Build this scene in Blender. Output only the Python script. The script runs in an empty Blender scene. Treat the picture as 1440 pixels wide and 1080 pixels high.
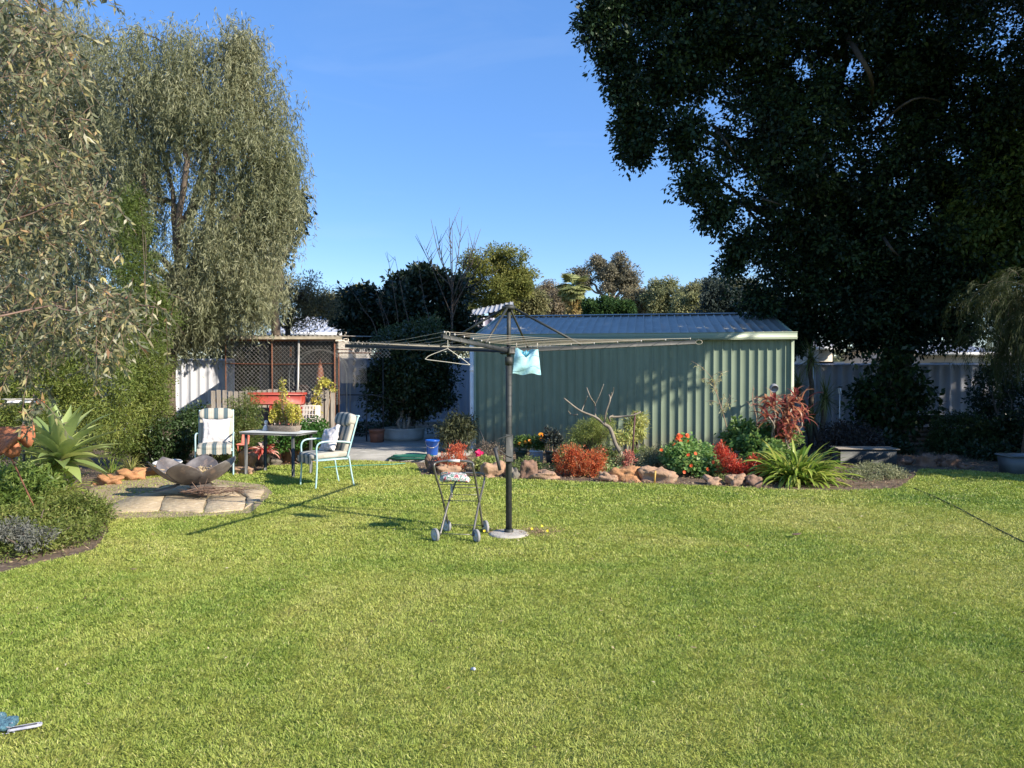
import bpy, math, random
import numpy as np
from mathutils import Vector, Matrix, noise as mnoise

S = bpy.context.scene
COL = S.collection
rng = np.random.default_rng(7)
random.seed(7)
PI = math.pi

# ---------------------------------------------------------------- camera model
F_PX = 1081.0
PITCH = math.radians(0.954)
CAM = np.array([0.0, 0.0, 1.6])
CP, SP = math.cos(PITCH), math.sin(PITCH)

def ray(x, y):
    a = (x - 720) / F_PX
    b = (540 - y) / F_PX
    return np.array([a, CP + b * SP, -SP + b * CP])

def at(x, y, Y):
    d = ray(x, y)
    return CAM + d * (Y / d[1])

def gr(x, y, z=0.0):
    d = ray(x, y)
    return CAM + d * ((z - CAM[2]) / d[2])

# ---------------------------------------------------------------- mesh builder
class MB:
    def __init__(self):
        self.v = []; self.f = []; self.t = []; self.n = 0
    def add(self, v, f, t=0.5):
        v = np.asarray(v, dtype=float).reshape(-1, 3)
        if isinstance(f, np.ndarray):
            f = f + self.n
            k = len(f)
            self.f.append(f)
            self.t.append(np.full(k, t) if np.isscalar(t) else np.asarray(t))
        else:
            by = {}
            for q in f:
                by.setdefault(len(q), []).append(q)
            for k, qs in by.items():
                self.f.append(np.array(qs) + self.n)
                self.t.append(np.full(len(qs), t, dtype=float))
        self.v.append(v); self.n += len(v)
        return self
    def build(self, name, mat, parent=None, smooth=False, loc=None, local=False):
        V = np.concatenate(self.v) if self.v else np.zeros((0, 3))
        o_loc = None
        if parent is not None and not local:
            L = np.array(parent.get('_base', (0, 0, 0)))
            V = V - L
        elif loc is not None:
            V = V - np.array(loc)
            o_loc = loc
        me = bpy.data.meshes.new(name)
        me.vertices.add(len(V))
        me.vertices.foreach_set('co', V.astype(np.float32).ravel())
        lt = np.concatenate([np.full(len(f), f.shape[1]) for f in self.f]).astype(np.int32)
        lv = np.concatenate([f.ravel() for f in self.f]).astype(np.int32)
        ls = np.concatenate([[0], np.cumsum(lt)[:-1]]).astype(np.int32)
        me.loops.add(len(lv)); me.loops.foreach_set('vertex_index', lv)
        me.polygons.add(len(lt)); me.polygons.foreach_set('loop_start', ls)
        me.polygons.foreach_set('loop_total', lt)
        if smooth:
            me.polygons.foreach_set('use_smooth', np.ones(len(lt), dtype=bool))
        a = me.attributes.new('tint', 'FLOAT', 'FACE')
        a.data.foreach_set('value', np.concatenate(self.t).astype(np.float32))
        me.update(calc_edges=True)
        me.materials.append(mat)
        o = bpy.data.objects.new(name, me)
        COL.objects.link(o)
        if o_loc is not None: o.location = o_loc
        if parent is not None: o.parent = parent
        if smooth == 'auto':
            pass
        return o

def tag(o, label=None, cat=None, group=None, kind=None):
    if label: o['label'] = label
    if cat: o['category'] = cat
    if group: o['group'] = group
    if kind: o['kind'] = kind
    return o

def thing(name, label, cat, loc=(0, 0, 0), rz=0, group=None):
    o = bpy.data.objects.new(name, None)
    o.empty_display_size = 0.1
    o.location = tuple(loc); o.rotation_euler = (0, 0, rz)
    o['_base'] = tuple(float(q) for q in loc)
    COL.objects.link(o)
    tag(o, label, cat, group)
    return o

def copy_tree(o, parent=None):
    c = o.copy(); COL.objects.link(c); c.parent = parent
    for ch in list(o.children):
        copy_tree(ch, c)
    return c

# ---------------------------------------------------------------- shapes
def rotz(a):
    c, s = math.cos(a), math.sin(a)
    return np.array([[c, -s, 0], [s, c, 0], [0, 0, 1.0]])
def rotx(a):
    c, s = math.cos(a), math.sin(a)
    return np.array([[1.0, 0, 0], [0, c, -s], [0, s, c]])
def roty(a):
    c, s = math.cos(a), math.sin(a)
    return np.array([[c, 0, s], [0, 1.0, 0], [-s, 0, c]])

BOXF = [(0, 3, 2, 1), (4, 5, 6, 7), (0, 1, 5, 4), (1, 2, 6, 5), (2, 3, 7, 6), (3, 0, 4, 7)]
def box(mb, c, s, R=None, t=0.5, taper=1.0):
    x, y, z = s[0] / 2, s[1] / 2, s[2] / 2
    k = taper
    v = np.array([(-x*k, -y*k, -z), (x*k, -y*k, -z), (x*k, y*k, -z), (-x*k, y*k, -z), (-x, -y, z), (x, -y, z), (x, y, z), (-x, y, z)])
    if R is not None: v = v @ R.T
    mb.add(v + np.array(c), BOXF, t)

def bbox_(mb, c, s, b=0.01, R=None, t=0.5):
    """box with chamfered edges"""
    hx, hy, hz = [q / 2 for q in s]
    b = min(b, hx * .9, hy * .9, hz * .9)
    v = []; idx = {}
    for sx in (-1, 1):
        for sy in (-1, 1):
            for sz in (-1, 1):
                for ax in range(3):
                    p = [sx * (hx - b), sy * (hy - b), sz * (hz - b)]
                    p[ax] = (sx, sy, sz)[ax] * (hx, hy, hz)[ax]
                    idx[(sx, sy, sz, ax)] = len(v); v.append(p)
    f = []
    for ax in range(3):
        o1, o2 = [q for q in range(3) if q != ax]
        for s0 in (-1, 1):
            q = []
            for (a, c2) in ((-1, -1), (1, -1), (1, 1), (-1, 1)):
                k = [0, 0, 0]; k[ax] = s0; k[o1] = a; k[o2] = c2
                q.append(idx[(k[0], k[1], k[2], ax)])
            f.append(tuple(q))
    for ax in range(3):   # edges along ax
        o1, o2 = [q for q in range(3) if q != ax]
        for a in (-1, 1):
            for c2 in (-1, 1):
                q = []
                for (s0, fa) in ((-1, o1), (1, o1), (1, o2), (-1, o2)):
                    k = [0, 0, 0]; k[ax] = s0; k[o1] = a; k[o2] = c2
                    q.append(idx[(k[0], k[1], k[2], fa)])
                f.append(tuple(q))
    for sx in (-1, 1):
        for sy in (-1, 1):
            for sz in (-1, 1):
                f.append(tuple(idx[(sx, sy, sz, ax)] for ax in range(3)))
    v = np.array(v, dtype=float)
    if R is not None: v = v @ R.T
    mb.add(v + np.array(c), f, t)

def tube(mb, pts, r, n=6, r2=None, t=0.5, cap=True):
    pts = np.asarray(pts, dtype=float)
    m = len(pts)
    if m < 2: return
    if np.isscalar(r):
        rr = np.linspace(r, r if r2 is None else r2, m)
    else:
        rr = np.asarray(r)
    T = np.gradient(pts, axis=0)
    T /= (np.linalg.norm(T, axis=1, keepdims=True) + 1e-9)
    up = np.array([0, 0, 1.0]) if abs(T[0][2]) < 0.9 else np.array([1.0, 0, 0])
    U = np.cross(T[0], up); U /= np.linalg.norm(U)
    rings = []
    for i in range(m):
        U = U - T[i] * np.dot(U, T[i]); U /= (np.linalg.norm(U) + 1e-9)
        W = np.cross(T[i], U)
        a = np.arange(n) * 2 * PI / n
        rings.append(pts[i] + rr[i] * (np.cos(a)[:, None] * U + np.sin(a)[:, None] * W))
    v = np.concatenate(rings)
    i = np.arange(m - 1)[:, None] * n; j = np.arange(n)[None, :]; j2 = (j + 1) % n
    f = np.stack([i + j, i + j2, i + n + j2, i + n + j], -1).reshape(-1, 4)
    mb.add(v, f, t)
    if cap:
        mb.n -= 0
        b = mb.n - len(v)
        mb.f.append(np.array([list(range(n))[::-1]]) + b); mb.t.append(np.array([t]))
        mb.f.append(np.array([list(range((m - 1) * n, m * n))]) + b); mb.t.append(np.array([t]))

def smoothpts(ctrl, k=6):
    c = np.asarray(ctrl, dtype=float)
    out = []
    n = len(c)
    for i in range(n - 1):
        p0 = c[max(i - 1, 0)]; p1 = c[i]; p2 = c[i + 1]; p3 = c[min(i + 2, n - 1)]
        for s in np.linspace(0, 1, k, endpoint=False):
            out.append(.5 * ((2 * p1) + (-p0 + p2) * s + (2 * p0 - 5 * p1 + 4 * p2 - p3) * s * s + (-p0 + 3 * p1 - 3 * p2 + p3) * s ** 3))
    out.append(c[-1])
    return np.array(out)

def lathe(mb, c, prof, n=24, t=0.5, R=None, wob=0):
    """prof: list of (r, z)"""
    a = np.arange(n) * 2 * PI / n
    v = []
    for (r, z) in prof:
        v.append(np.stack([r * np.cos(a), r * np.sin(a), np.full(n, z)], -1))
    v = np.concatenate(v)
    if R is not None: v = v @ R.T
    m = len(prof)
    i = np.arange(m - 1)[:, None] * n; j = np.arange(n)[None, :]; j2 = (j + 1) % n
    f = np.stack([i + j, i + j2, i + n + j2, i + n + j], -1).reshape(-1, 4)
    mb.add(v + np.array(c), f, t)

def superell(mb, c, s, e1=.4, e2=.4, R=None, nu=20, nv=12, t=0.5, disp=None):
    u = np.linspace(-PI, PI, nu, endpoint=False); w = np.linspace(-PI / 2, PI / 2, nv)
    def sp(x, e): return np.sign(x) * np.abs(x) ** e
    U, W = np.meshgrid(u, w)
    v = np.stack([s[0] / 2 * sp(np.cos(W), e1) * sp(np.cos(U), e2), s[1] / 2 * sp(np.cos(W), e1) * sp(np.sin(U), e2), s[2] / 2 * sp(np.sin(W), e1)], -1).reshape(-1, 3)
    if disp: v = np.array([disp(p) for p in v])
    if R is not None: v = v @ R.T
    i = np.arange(nv - 1)[:, None] * nu; j = np.arange(nu)[None, :]; j2 = (j + 1) % nu
    f = np.stack([i + j, i + j2, i + nu + j2, i + nu + j], -1).reshape(-1, 4)
    mb.add(v + np.array(c), f, t)

def rock(mb, c, s, seed=0, R=None, rough=.22, n=(40, 26)):
    off = Vector((seed * 3.1, seed * 1.7, seed * .9))
    def d(p):
        q = Vector((p[0] / s[0], p[1] / s[1], p[2] / s[2]))
        k = 1 + rough * (mnoise.noise(q * 2.2 + off) * 1.3 + mnoise.noise(q * 5 + off) * .5 + mnoise.noise(q * 12 + off) * .38 + mnoise.noise(q * 25 + off) * .15)
        k += .30 * (round(mnoise.noise(q * 2.4 + off * 2) * 4) / 4)
        return p * k
    superell(mb, c, s, .62, .62, R, n[0], n[1], disp=d)

def blob(n, c, r, shell=.5):
    """n points in ellipsoid c r, biased to surface"""
    d = rng.normal(size=(n, 3)); d /= np.linalg.norm(d, axis=1, keepdims=True)
    u = rng.random(n) ** shell * 1.0
    return np.array(c) + d * u[:, None] ** .6 * np.array(r), d

def norm(a):
    return a / (np.linalg.norm(a, axis=-1, keepdims=True) + 1e-9)

def leafquads(mb, P, D, L, W, N=None, t=None, fold=.18, mid=.45):
    n = len(P)
    D = norm(D)
    if N is None:
        N = rng.normal(size=(n, 3)) + np.array([0, 0, .8])
    Sd = norm(np.cross(D, N)); Nn = np.cross(Sd, D)
    L = np.broadcast_to(L, n)[:, None]; W = np.broadcast_to(W, n)[:, None]
    a = P; b = P + D * L * mid + Sd * W / 2 + Nn * W * fold; c = P + D * L; d = P + D * L * mid - Sd * W / 2 + Nn * W * fold
    v = np.stack([a, b, c, d], 1).reshape(-1, 3)
    i = np.arange(n)[:, None] * 4
    if t is None: t = rng.random(n)
    mb.add(v, np.concatenate([i, i + 1, i + 2, i + 3], 1), np.clip(t, 0, 1))

def foliage(mb, ell, npuff, nleaf, pr, L, W, droop=.2, shell=.5, flat=.75, out=1.0, tv=.5, up=.8, minz=None, ctrs=None):
    """ell: list of (center, radii, weight). Returns puff centres"""
    C = []
    if ctrs is None:
        w = np.array([e[2] if len(e) > 2 else e[1][0] * e[1][1] * e[1][2] for e in ell], dtype=float); w /= w.sum()
        for e, k in zip(ell, rng.multinomial(npuff, w)):
            p, d = blob(k, e[0], e[1], shell)
            C.append(p)
        C = np.concatenate(C)
    else:
        C = ctrs; npuff = len(C)
    if minz is not None: C = C[C[:, 2] > minz]; npuff = len(C)
    cen = C.mean(0)
    tp = rng.random(npuff)
    R = pr * rng.uniform(.6, 1.35, npuff)
    d = norm(rng.normal(size=(npuff, nleaf, 3)))
    u = rng.random((npuff, nleaf, 1)) ** .5
    P = C[:, None] + d * u * R[:, None, None] * np.array([1, 1, flat])
    D = d * out + rng.normal(size=d.shape) * .5 + np.array([0, 0, -droop])
    N = d * .6 + rng.normal(size=d.shape) * .6 + np.array([0, 0, up])
    T = tp[:, None] * tv + rng.random((npuff, nleaf)) * (1 - tv)
    k = npuff * nleaf
    s = rng.uniform(.7, 1.25, k)
    leafquads(mb, P.reshape(-1, 3), D.reshape(-1, 3), L * s, W * s, N.reshape(-1, 3), T.ravel())
    return C

def strap(mb, p, az, el, L, W, bend=1.2, n=7, t=None, twist=0, prof='strap', keel=.15):
    """curved strap leaf bending down under its weight"""
    pts = [np.array(p, dtype=float)]; a = el
    h = np.array([math.cos(az), math.sin(az), 0])
    dirs = []
    for i in range(n):
        dirs.append(h * math.cos(a) + np.array([0, 0, math.sin(a)]))
        pts.append(pts[-1] + dirs[-1] * L / n)
        a -= bend / n * (.5 + i / n)
    dirs.append(dirs[-1])
    side = np.array([-math.sin(az), math.cos(az), 0])
    v = []
    for i, q in enumerate(pts):
        s = i / n
        if prof == 'strap': w = W * (0.75 + .5 * s) * (1 - s ** 5)
        elif prof == 'agave': w = W * (0.38 + 1.5 * s * (1 - s)) * (1 - s ** 2.5) * 1.25
        else: w = W * (1 - s)
        w = max(w, W * .02)
        nn = np.cross(dirs[i], side)
        sd = side * math.cos(twist * s) + nn * math.sin(twist * s)
        v += [q - sd * w / 2 - nn * w * keel * -1, q, q + sd * w / 2 + nn * w * keel]
    f = []
    for i in range(n):
        b = i * 3
        f += [(b, b + 1, b + 4, b + 3), (b + 1, b + 2, b + 5, b + 4)]
    mb.add(np.array(v), np.array(f), rng.random() if t is None else t)

def sheet(mb, O, A, E, N, pitch=.165, rw=.035, rt=.018, rh=.022, t=0.5, mids=0):
    """profiled metal sheet: ribs across A, extruded along E, ribs rise along N"""
    O = np.array(O, float); A = np.array(A, float); E = np.array(E, float); N = np.array(N, float)
    LA = np.linalg.norm(A); a = A / LA
    xs = []; 
    k = int(LA / pitch)
    pos = [(0, 0)]
    for i in range(k):
        x = (i + .5) * pitch
        for q in range(mids):
            pass
        pos += [(x - rw / 2, 0), (x - rt / 2, rh), (x + rt / 2, rh), (x + rw / 2, 0)]
        if mids:
            xm = x + pitch / 2
            pos += [(xm - .012, 0), (xm, rh * .25), (xm + .012, 0)]
    pos = [q for q in pos if q[0] < LA] + [(LA, 0)]
    v = []
    for (x, h) in pos: v.append(O + a * x + N * h)
    for (x, h) in pos: v.append(O + a * x + N * h + E)
    m = len(pos)
    f = np.array([(i, i + 1, m + i + 1, m + i) for i in range(m - 1)])
    mb.add(np.array(v), f, t)

def inpoly(P, poly):
    x, y = P[:, 0], P[:, 1]
    ins = np.zeros(len(P), bool)
    n = len(poly)
    j = n - 1
    for i in range(n):
        xi, yi = poly[i]; xj, yj = poly[j]
        c = ((yi > y) != (yj > y)) & (x < (xj - xi) * (y - yi) / (yj - yi + 1e-12) + xi)
        ins ^= c
        j = i
    return ins

# ---------------------------------------------------------------- materials
def new_mat(name):
    m = bpy.data.materials.new(name); m.use_nodes = True
    nt = m.node_tree
    for n in list(nt.nodes): nt.nodes.remove(n)
    out = nt.nodes.new('ShaderNodeOutputMaterial')
    b = nt.nodes.new('ShaderNodeBsdfPrincipled')
    nt.links.new(b.outputs[0], out.inputs[0])
    return m, nt, b, out

def c4(c): return (c[0], c[1], c[2], 1.0)

def noise_node(nt, scale, detail=4, coord='Object', rough=.6, stretch=None):
    tc = nt.nodes.new('ShaderNodeTexCoord')
    n = nt.nodes.new('ShaderNodeTexNoise')
    n.inputs['Scale'].default_value = scale
    n.inputs['Detail'].default_value = detail
    n.inputs['Roughness'].default_value = rough
    if stretch:
        mp = nt.nodes.new('ShaderNodeMapping'); mp.inputs['Scale'].default_value = stretch
        nt.links.new(tc.outputs[coord], mp.inputs[0]); nt.links.new(mp.outputs[0], n.inputs['Vector'])
    else:
        nt.links.new(tc.outputs[coord], n.inputs['Vector'])
    return n

def ramp(nt, src, stops):
    r = nt.nodes.new('ShaderNodeValToRGB')
    el = r.color_ramp.elements
    el[0].position = stops[0][0]; el[0].color = c4(stops[0][1])
    el[1].position = stops[1][0]; el[1].color = c4(stops[1][1])
    for p, c in stops[2:]:
        e = el.new(p); e.color = c4(c)
    nt.links.new(src, r.inputs[0])
    return r

def M(name, c1, c2=None, scale=6, rough=.65, metal=0, bump=0, bscale=60, c3=None, spec=.5, detail=5, stretch=None, rvar=.12):
    m, nt, b, out = new_mat(name)
    if c2 is None: c2 = tuple(q * .8 for q in c1)
    n = noise_node(nt, scale, detail, stretch=stretch)
    st = [(.33, c1), (.67, c2)]
    if c3: st = [(.3, c1), (.58, c2), (.7, c3)]
    r = ramp(nt, n.outputs[0], st)
    nt.links.new(r.outputs[0], b.inputs['Base Color'])
    b.inputs['Metallic'].default_value = metal
    b.inputs['Specular IOR Level'].default_value = spec
    n2 = noise_node(nt, scale * 3, 4)
    mr = nt.nodes.new('ShaderNodeMapRange')
    mr.inputs['To Min'].default_value = max(rough - rvar, .02); mr.inputs['To Max'].default_value = min(rough + rvar, 1)
    nt.links.new(n2.outputs[0], mr.inputs[0]); nt.links.new(mr.outputs[0], b.inputs['Roughness'])
    if bump:
        n3 = noise_node(nt, bscale, 6)
        bp = nt.nodes.new('ShaderNodeBump'); bp.inputs['Strength'].default_value = bump; bp.inputs['Distance'].default_value = .02
        nt.links.new(n3.outputs[0], bp.inputs['Height']); nt.links.new(bp.outputs[0], b.inputs['Normal'])
    return m

def leafM(name, cols, trans=.3, rough=.5, spec=.35, big=None, tcol=1.6):
    """leaf colour follows a per-leaf random value"""
    m, nt, b, out = new_mat(name)
    at_ = nt.nodes.new('ShaderNodeAttribute'); at_.attribute_name = 'tint'
    k = len(cols)
    st = [(i / (k - 1), c) for i, c in enumerate(cols)]
    r = ramp(nt, at_.outputs['Fac'], st)
    src = r.outputs[0]
    if big:
        n = noise_node(nt, big[0], 3, 'Object')
        mx = nt.nodes.new('ShaderNodeMix'); mx.data_type = 'RGBA'
        rr = ramp(nt, n.outputs[0], [(.4, (0, 0, 0)), (.65, (1, 1, 1))])
        nt.links.new(rr.outputs[0], mx.inputs[0]); nt.links.new(src, mx.inputs[6]); mx.inputs[7].default_value = c4(big[1])
        mx2 = nt.nodes.new('ShaderNodeMix'); mx2.data_type = 'RGBA'; mx2.inputs[0].default_value = .5
        nt.links.new(src, mx2.inputs[6]); nt.links.new(mx.outputs[2], mx2.inputs[7])
        src = mx2.outputs[2]
    nt.links.new(src, b.inputs['Base Color'])
    b.inputs['Roughness'].default_value = rough
    b.inputs['Specular IOR Level'].default_value = spec
    if trans:
        tr = nt.nodes.new('ShaderNodeBsdfTranslucent')
        hs = nt.nodes.new('ShaderNodeHueSaturation'); hs.inputs['Value'].default_value = tcol; hs.inputs['Hue'].default_value = .485
        nt.links.new(src, hs.inputs['Color']); nt.links.new(hs.outputs[0], tr.inputs[0])
        mx = nt.nodes.new('ShaderNodeMixShader'); mx.inputs[0].default_value = trans
        nt.links.new(b.outputs[0], mx.inputs[1]); nt.links.new(tr.outputs[0], mx.inputs[2]); nt.links.new(mx.outputs[0], out.inputs[0])
    return m

def stripeM(name, ca, cb, axis, freq, duty=.5, phase=0, rough=.9, c_line=None):
    m, nt, b, out = new_mat(name)
    tc = nt.nodes.new('ShaderNodeTexCoord'); sx = nt.nodes.new('ShaderNodeSeparateXYZ')
    nt.links.new(tc.outputs['Object'], sx.inputs[0])
    def mth(op, a, bb):
        n = nt.nodes.new('ShaderNodeMath'); n.operation = op
        if hasattr(a, 'links'): nt.links.new(a, n.inputs[0])
        else: n.inputs[0].default_value = a
        if hasattr(bb, 'links'): nt.links.new(bb, n.inputs[1])
        else: n.inputs[1].default_value = bb
        return n.outputs[0]
    x = mth('MULTIPLY', sx.outputs[axis], freq); x = mth('ADD', x, phase + 50.0); fr = mth('FRACT', x, 0)
    lt = mth('LESS_THAN', fr, duty)
    mx = nt.nodes.new('ShaderNodeMix'); mx.data_type = 'RGBA'
    nt.links.new(lt, mx.inputs[0]); mx.inputs[6].default_value = c4(ca); mx.inputs[7].default_value = c4(cb)
    src = mx.outputs[2]
    if c_line:
        d = mth('ABSOLUTE', mth('SUBTRACT', mth('FRACT', mth('MULTIPLY', x, 6), 0), .5), 0)
        lt2 = mth('MULTIPLY', mth('LESS_THAN', d, .18), .45)
        m3 = nt.nodes.new('ShaderNodeMix'); m3.data_type = 'RGBA'
        nt.links.new(lt2, m3.inputs[0]); nt.links.new(src, m3.inputs[6]); m3.inputs[7].default_value = c4(c_line); src = m3.outputs[2]
    n = noise_node(nt, 14, 4)
    m2 = nt.nodes.new('ShaderNodeMix'); m2.data_type = 'RGBA'; m2.blend_type = 'MULTIPLY'; m2.inputs[0].default_value = .35
    nt.links.new(src, m2.inputs[6]); nt.links.new(n.outputs[0], m2.inputs[7])
    nt.links.new(m2.outputs[2], b.inputs['Base Color'])
    b.inputs['Roughness'].default_value = rough
    return m
EXPO = 0.9
# ================================================================ SETTING
SUN_AZ = math.atan2(-1.55, 2.53)      # direction towards the sun in the XY plane
SUN_EL = math.radians(31.0)
sun_dir = Vector((math.cos(SUN_AZ) * math.cos(SUN_EL), math.sin(SUN_AZ) * math.cos(SUN_EL), math.sin(SUN_EL)))
ld = bpy.data.lights.new('sun', 'SUN'); ld.energy = 4.8; ld.angle = math.radians(.53); ld.color = (1, .90, .76)
lo = bpy.data.objects.new('sun', ld); COL.objects.link(lo)
lo.rotation_euler = sun_dir.to_track_quat('Z', 'Y').to_euler()
W_ = bpy.data.worlds.new('World'); S.world = W_; W_.use_nodes = True
wn = W_.node_tree
bg = wn.nodes['Background']
sky = wn.nodes.new('ShaderNodeTexSky'); sky.sky_type = 'NISHITA'; sky.sun_disc = False
sky.sun_elevation = SUN_EL; sky.sun_rotation = PI / 2 - SUN_AZ
sky.air_density = 1.0; sky.dust_density = .0; sky.ozone_density = 2.2
hsv = wn.nodes.new('ShaderNodeHueSaturation'); hsv.inputs['Saturation'].default_value = 1.3; hsv.inputs['Hue'].default_value = .513
wn.links.new(sky.outputs[0], hsv.inputs['Color']); mxs = wn.nodes.new('ShaderNodeMix'); mxs.data_type = 'RGBA'; mxs.inputs[0].default_value = .42; mxs.inputs[7].default_value = (1.0, 2.15, 4.5, 1)
wn.links.new(hsv.outputs[0], mxs.inputs[6])
wtc = wn.nodes.new('ShaderNodeTexCoord'); wmp = wn.nodes.new('ShaderNodeMapping'); wmp.inputs['Scale'].default_value = (1.6, 1.6, 7.0)
wns = wn.nodes.new('ShaderNodeTexNoise'); wns.inputs['Scale'].default_value = 2.2; wns.inputs['Detail'].default_value = 8; wns.inputs['Distortion'].default_value = .8
wrp = wn.nodes.new('ShaderNodeMapRange'); wrp.inputs['From Min'].default_value = .55; wrp.inputs['From Max'].default_value = .85; wrp.inputs['To Max'].default_value = .09
wn.links.new(wtc.outputs['Generated'], wmp.inputs[0]); wn.links.new(wmp.outputs[0], wns.inputs['Vector']); wn.links.new(wns.outputs[0], wrp.inputs[0])
mxc = wn.nodes.new('ShaderNodeMix'); mxc.data_type = 'RGBA'; mxc.inputs[7].default_value = (3.6, 4.2, 5.0, 1)
wn.links.new(wrp.outputs[0], mxc.inputs[0]); wn.links.new(mxs.outputs[2], mxc.inputs[6]); wn.links.new(mxc.outputs[2], bg.inputs[0]); bg.inputs[1].default_value = .122

cd = bpy.data.cameras.new('camera'); cam = bpy.data.objects.new('camera', cd); COL.objects.link(cam)
cam.location = tuple(CAM); cam.rotation_euler = (PI / 2 - PITCH, 0, 0)
cd.sensor_width = 36; cd.lens = F_PX / 1440 * 36; cd.clip_end = 2000; cd.clip_start = .05
S.camera = cam
S.view_settings.view_transform = 'Standard'; S.view_settings.look = 'None'; S.view_settings.exposure = EXPO; S.view_settings.gamma = 1
S.cycles.max_bounces = 6; S.cycles.diffuse_bounces = 3; S.cycles.transmission_bounces = 4; S.cycles.transparent_max_bounces = 6
S.cycles.use_denoising = True

# ---- shared materials
m_bark = M('bark_grey', (.16, .12, .09), (.08, .06, .045), 12, .9, bump=.5, bscale=30)
m_bark_pale = M('bark_pale', (.36, .32, .26), (.2, .17, .13), 10, .85, bump=.4, bscale=30)
m_dark_metal = M('charcoal_painted_steel', (.045, .05, .05), (.07, .075, .075), 9, .45, .3)
m_rust = M('rusty_steel', (.22, .09, .045), (.11, .05, .03), 18, .8, .1, bump=.3)
m_green_leafdark = leafM('dark_evergreen_leaf', [(.012, .028, .012), (.022, .045, .016), (.04, .075, .022)], .15, .4, .4)
m_soil = M('garden_soil', (.2, .14, .09), (.11, .075, .05), 5, .95, bump=1, bscale=40, c3=(.3, .23, .16))

# ---- ground
def flat(name, pts, z, mat, kind='structure', thick=None, sub=None):
    mb = MB()
    n = len(pts)
    v = [(p[0], p[1], z) for p in pts]
    f = [tuple(range(n))]
    if thick:
        v += [(p[0], p[1], z - thick) for p in pts]
        f += [(i, n + i, n + (i + 1) % n, (i + 1) % n) for i in range(n)]
    # make faces point up
    a = sum(pts[i][0] * pts[(i + 1) % n][1] - pts[(i + 1) % n][0] * pts[i][1] for i in range(n))
    if a < 0: f = [q[::-1] for q in f]
    mb.add(v, f)
    o = mb.build(name, mat)
    if kind: o['kind'] = kind
    return o

m_ground = M('dry_ground', (.16, .14, .07), (.09, .1, .04), .8, .95, bump=.6, bscale=20)
flat('ground', [(-250, -60), (250, -60), (250, 400), (-250, 400)], -.012, m_ground)

def lawn_colour(nt, add_fine=True):
    pass
def lawn_mat(name, blades):
    m, nt, b, out = new_mat(name)
    n1 = noise_node(nt, .38, 9, 'Object', .7)
    n1.inputs['Distortion'].default_value = .6
    r1 = ramp(nt, n1.outputs[0], [(.34, (.15, .25, .04)), (.44, (.28, .36, .065)), (.54, (.43, .45, .11)), (.66, (.58, .53, .19))])
    if blades:
        a = nt.nodes.new('ShaderNodeAttribute'); a.attribute_name = 'tint'
        r2 = ramp(nt, a.outputs['Fac'], [(0, (.07, .15, .025)), (.3, (.20, .31, .055)), (.65, (.43, .50, .11)), (.9, (.62, .60, .22)), (1, (.74, .64, .38))])
        mx = nt.nodes.new('ShaderNodeMix'); mx.data_type = 'RGBA'; mx.inputs[0].default_value = .5
        nt.links.new(r1.outputs[0], mx.inputs[6]); nt.links.new(r2.outputs[0], mx.inputs[7])
        src = mx.outputs[2]
        tr = nt.nodes.new('ShaderNodeBsdfTranslucent'); nt.links.new(src, tr.inputs[0])
        ms = nt.nodes.new('ShaderNodeMixShader'); ms.inputs[0].default_value = .25
        nt.links.new(b.outputs[0], ms.inputs[1]); nt.links.new(tr.outputs[0], ms.inputs[2]); nt.links.new(ms.outputs[0], out.inputs[0])
        b.inputs['Roughness'].default_value = .55
        b.inputs['Specular IOR Level'].default_value = .3
    else:
        n2 = noise_node(nt, 60, 6)
        r2 = ramp(nt, n2.outputs[0], [(.3, (.3, .3, .3)), (.7, (1, 1, 1))])
        mx = nt.nodes.new('ShaderNodeMix'); mx.data_type = 'RGBA'; mx.blend_type = 'MULTIPLY'; mx.inputs[0].default_value = 1
        nt.links.new(r1.outputs[0], mx.inputs[6]); nt.links.new(r2.outputs[0], mx.inputs[7]); src = mx.outputs[2]
        b.inputs['Roughness'].default_value = .95; b.inputs['Specular IOR Level'].default_value = .1
        bp = nt.nodes.new('ShaderNodeBump'); bp.inputs['Strength'].default_value = .7; bp.inputs['Distance'].default_value = .03
        nt.links.new(n2.outputs[0], bp.inputs['Height']); nt.links.new(bp.outputs[0], b.inputs['Normal'])
    nt.links.new(src, b.inputs['Base Color'])
    return m
m_lawn = lawn_mat('lawn_turf', False); m_blade = lawn_mat('grass_blade', True)

edge_px = [(0, 806), (55, 792), (100, 782), (135, 772), (152, 748), (150, 728), (120, 712), (110, 697), (135, 686), (165, 677), (228, 668), (262, 660), (325, 664), (352, 668), (380, 655), (420, 654), (452, 647), (520, 648), (585, 652), (592, 668), (640, 670), (700, 673), (760, 675), (830, 678), (900, 680), (960, 682), (1010, 684), (1090, 688), (1190, 690), (1262, 687), (1285, 672), (1292, 660), (1360, 662), (1440, 668)]
edge = [tuple(gr(x, y)[:2]) for x, y in edge_px]
LAWN = [(-14, -8)] + [(-9, 4.6), (-6, 5.6)] + edge + [(12, 12), (16, 11), (16, -8)]
flat('lawn', LAWN, -.002, m_lawn)
# a broad soil bed under everything that is not lawn, around it
flat('garden_soil', [(-22, 5), (20, 5), (20, 24), (-22, 24)], -.008, m_soil)

DIRT = [tuple(gr(x, y)[:2]) for x, y in ((108, 700), (128, 722), (155, 730), (260, 728), (352, 722), (384, 694), (372, 682), (318, 676), (250, 668), (165, 678), (130, 686))]
m_dirt = M('pale_dry_dirt', (.40, .31, .2), (.28, .22, .13), 7, .95, bump=.8, bscale=60, c3=(.2, .22, .08))
flat('dirt_patch', DIRT, .003, m_dirt)
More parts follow.
